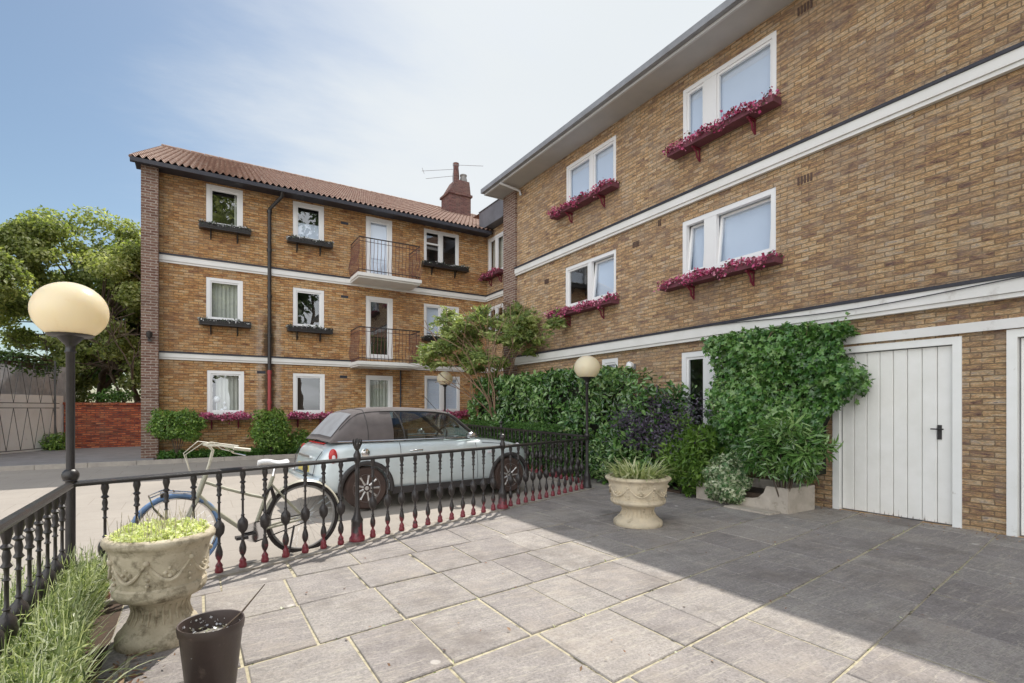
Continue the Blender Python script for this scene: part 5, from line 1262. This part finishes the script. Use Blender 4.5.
tree('broad spreading tree whose crown meets the end of the far flats', (-3.2,25.5,.2), 8.7, (3.1,2.6,1.6), M['leaf_tree'], 62000, .125, G, seed=8)
tree('dark green tree filling the gap low behind the red wall', (-1.9,28,.2), 7.2, (2.6,2.3,1.8), M['leaf_dark'], 15000, .18, G, seed=14)
tree('thin bright tree with low pale foliage above the red wall', (-2.4,23.2,.2), 5.6, (1.7,1.1,1.2), M['leaf_tree'], 14000, .12, G, seed=17)
tree('low bushy pale tree just behind the red brick wall', (-3.6,24.2,.2), 4.6, (1.8,1.0,.6), M['leaf_tree'], 14000, .13, G, seed=41)
tree('dark tree farthest left, mostly out of the picture', (-11,24,.2), 9.5, (3.2,2.8,2.5), M['leaf_dark'], 9000, .22, G, seed=23)
# trees behind the viewer: seen mirrored in the far windows
tree('leafy tree behind the viewer mirrored in the left windows', (2.5,-13,0), 20, (4.0,3,4), M['leaf_tree'], 9000, .45, G, seed=31)
tree('tall dark tree behind the viewer mirrored in the middle windows', (7.0,-13.5,0), 20, (3.6,3,5), M['leaf_dark'], 9000, .45, G, seed=37)
tree('second leafy tree behind the viewer mirrored in the windows', (-6,-13,0), 7, (3.0,3,1.5), M['leaf_dark'], 5000, .3, G, seed=33)

# ------------------------------------------------------------------ indoors: table lamp and figurine on the sill of the curtained window
tl = thing('table_lamp', (.47,16.25,1.3), 'white shaded table lamp on the sill of the curtained ground-floor window', 'lamp')
m = MB(); m.tube([(.47,16.17,1.36),(.47,16.17,1.62)], .012, 6); m.build('stand', M['upvc'], tl)
m = MB(); m.sphere((.47,16.17,1.72), .085, 14, 8); m.build('lamp_shade', M['upvc'], tl)
vs = thing('flower_ornament', (.62,16.2,1.36), 'white flower ornament on the sill beside the table lamp', 'ornament')
m = MB(); m.sphere((.60,16.16,1.42), .05, 10, 6); m.sphere((.68,16.16,1.47), .05, 10, 6); m.sphere((.66,16.16,1.62), .035, 10, 6); m.build('blooms', M['upvc'], vs)
m = MB(); m.tube([(.64,16.17,1.34),(.65,16.17,1.62)], .008, 5); m.build('stalk', M['upvc'], vs)

n = 260; u_ = rng.uniform(0,1,n); o = leaves('leaf_litter', M['dead'], np.column_stack([np.where(u_<.6, rng.normal(7.68,.10,n), rng.uniform(.5,7.5,n)), np.where(u_<.6, rng.uniform(1.2,4.3,n), rng.uniform(1.2,5.0,n)), np.full(n,.022)]).clip([0,0,0],[7.8,9,1]), np.tile((0,0,1),(n,1)), .026, .55, None, jit=.35); tag(o, 'brown leaf litter blown against the foot of the garage doors', 'leaves', kind='stuff')
# ------------------------------------------------------------------ weeds in the joints
n = 260; rows = [.30,1.03,1.75,2.46,3.20,3.93]
wx = rng.uniform(-.2,7.6,n); wy = np.array(rows)[rng.integers(0,6,n)] + .133*wx + rng.normal(0,.006,n)
o = leaves('joint_weeds', M['leaf_lav'], np.column_stack([wx,wy,np.full(n,.008)]), np.tile((0,0,1),(n,1)), .022, .5, None, jit=.8); tag(o, 'tiny weeds sprouting in the sandy joints of the paving', 'weeds', kind='stuff')

# ------------------------------------------------------------------ camera, sun, sky
cam = bpy.data.cameras.new('camera'); co = bpy.data.objects.new('camera', cam); col.objects.link(co)
co.location = (0,0,1.45); co.rotation_euler = (R(90), 0, -math.atan2(.525,.851))
cam.sensor_width = 36; cam.lens = 511.5/1024*36; cam.shift_y = (409-341.5)/1024; cam.clip_end = 1000; cam.clip_start = .05
scene.camera = co
sl = bpy.data.lights.new('sun', 'SUN'); sl.energy = 3.1; sl.angle = R(.53); sl.color = (1,.95,.87)
so = bpy.data.objects.new('sun', sl); col.objects.link(so); so.rotation_euler = SUN.to_track_quat('Z','Y').to_euler(); so.location = (20,20,40)
w = bpy.data.worlds.new('World'); scene.world = w; w.use_nodes = True; nt = w.node_tree
bg = nt.nodes['Background']; bg.inputs[1].default_value = .15
sky = N(nt, 'ShaderNodeTexSky', sky_type='NISHITA', sun_disc=False); sky.sun_elevation = math.asin(SUN.z); sky.sun_rotation = math.atan2(SUN.x, SUN.y)
sky.air_density = 1.0; sky.dust_density = 1.2; sky.ozone_density = 1.6
tc = nt.nodes.new('ShaderNodeTexCoord'); nv = tc.outputs['Generated']
sp = nt.nodes.new('ShaderNodeSeparateXYZ'); nt.links.new(nv, sp.inputs[0])
dz = math_(nt, 'ADD', math_(nt, 'MAXIMUM', sp.outputs[2], 0.0), .22)
cb_ = nt.nodes.new('ShaderNodeCombineXYZ'); nt.links.new(math_(nt,'DIVIDE',sp.outputs[0],dz), cb_.inputs[0]); nt.links.new(math_(nt,'DIVIDE',sp.outputs[1],dz), cb_.inputs[1])
mp = N(nt, 'ShaderNodeMapping'); mp.inputs['Rotation'].default_value = (0,0,R(35)); mp.inputs['Scale'].default_value = (.55,1.3,1); mp.inputs['Location'].default_value = (.3,.9,0); nt.links.new(cb_.outputs[0], mp.inputs[0])
n1 = noise(nt, mp.outputs[0], 1.1, 9, .62); n2 = noise(nt, cb_.outputs[0], .7, 4, .5)
# more cloud towards the right-hand part of the sky
dt = N(nt, 'ShaderNodeVectorMath', operation='DOT_PRODUCT'); nt.links.new(nv, dt.inputs[0]); dt.inputs[1].default_value = Vector((.80,.50,.33)).normalized()
cov = math_(nt, 'ADD', math_(nt, 'ADD', math_(nt,'MULTIPLY',n1,.75), math_(nt,'MULTIPLY',n2,.35)), math_(nt,'MULTIPLY',math_(nt,'SUBTRACT',dt.outputs['Value'],.72),1.0))
rp = ramp(nt, [(.33,(0,0,0)), (.72,(1,1,1))]); rp.color_ramp.interpolation = 'EASE'; nt.links.new(cov, rp.inputs[0])
cl_ = mixc(nt, n2, (2.75,3.0,3.2), (3.75,3.85,3.9))
# unseen bright cloud behind the camera, added to light the shaded facades
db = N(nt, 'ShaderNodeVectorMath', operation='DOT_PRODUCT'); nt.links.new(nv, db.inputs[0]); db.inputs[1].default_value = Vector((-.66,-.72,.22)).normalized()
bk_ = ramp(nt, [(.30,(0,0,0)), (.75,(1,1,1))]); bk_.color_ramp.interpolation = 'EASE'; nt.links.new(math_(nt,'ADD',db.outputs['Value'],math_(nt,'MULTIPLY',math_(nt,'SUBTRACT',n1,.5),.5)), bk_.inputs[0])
sk_ = mixc(nt, 1.0, sky.outputs[0], (.54,.55,.51), 'MULTIPLY')
c1_ = mixc(nt, rp.outputs[0], sk_, cl_)
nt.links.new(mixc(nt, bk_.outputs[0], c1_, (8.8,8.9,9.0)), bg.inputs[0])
vs_ = scene.view_settings; vs_.view_transform = 'Standard'; vs_.look = 'None'; vs_.gamma = 1; vs_.exposure = .76; vs_.use_curve_mapping = False
scene.render.film_transparent = False
scene.cycles.max_bounces = 8; scene.cycles.transparent_max_bounces = 12
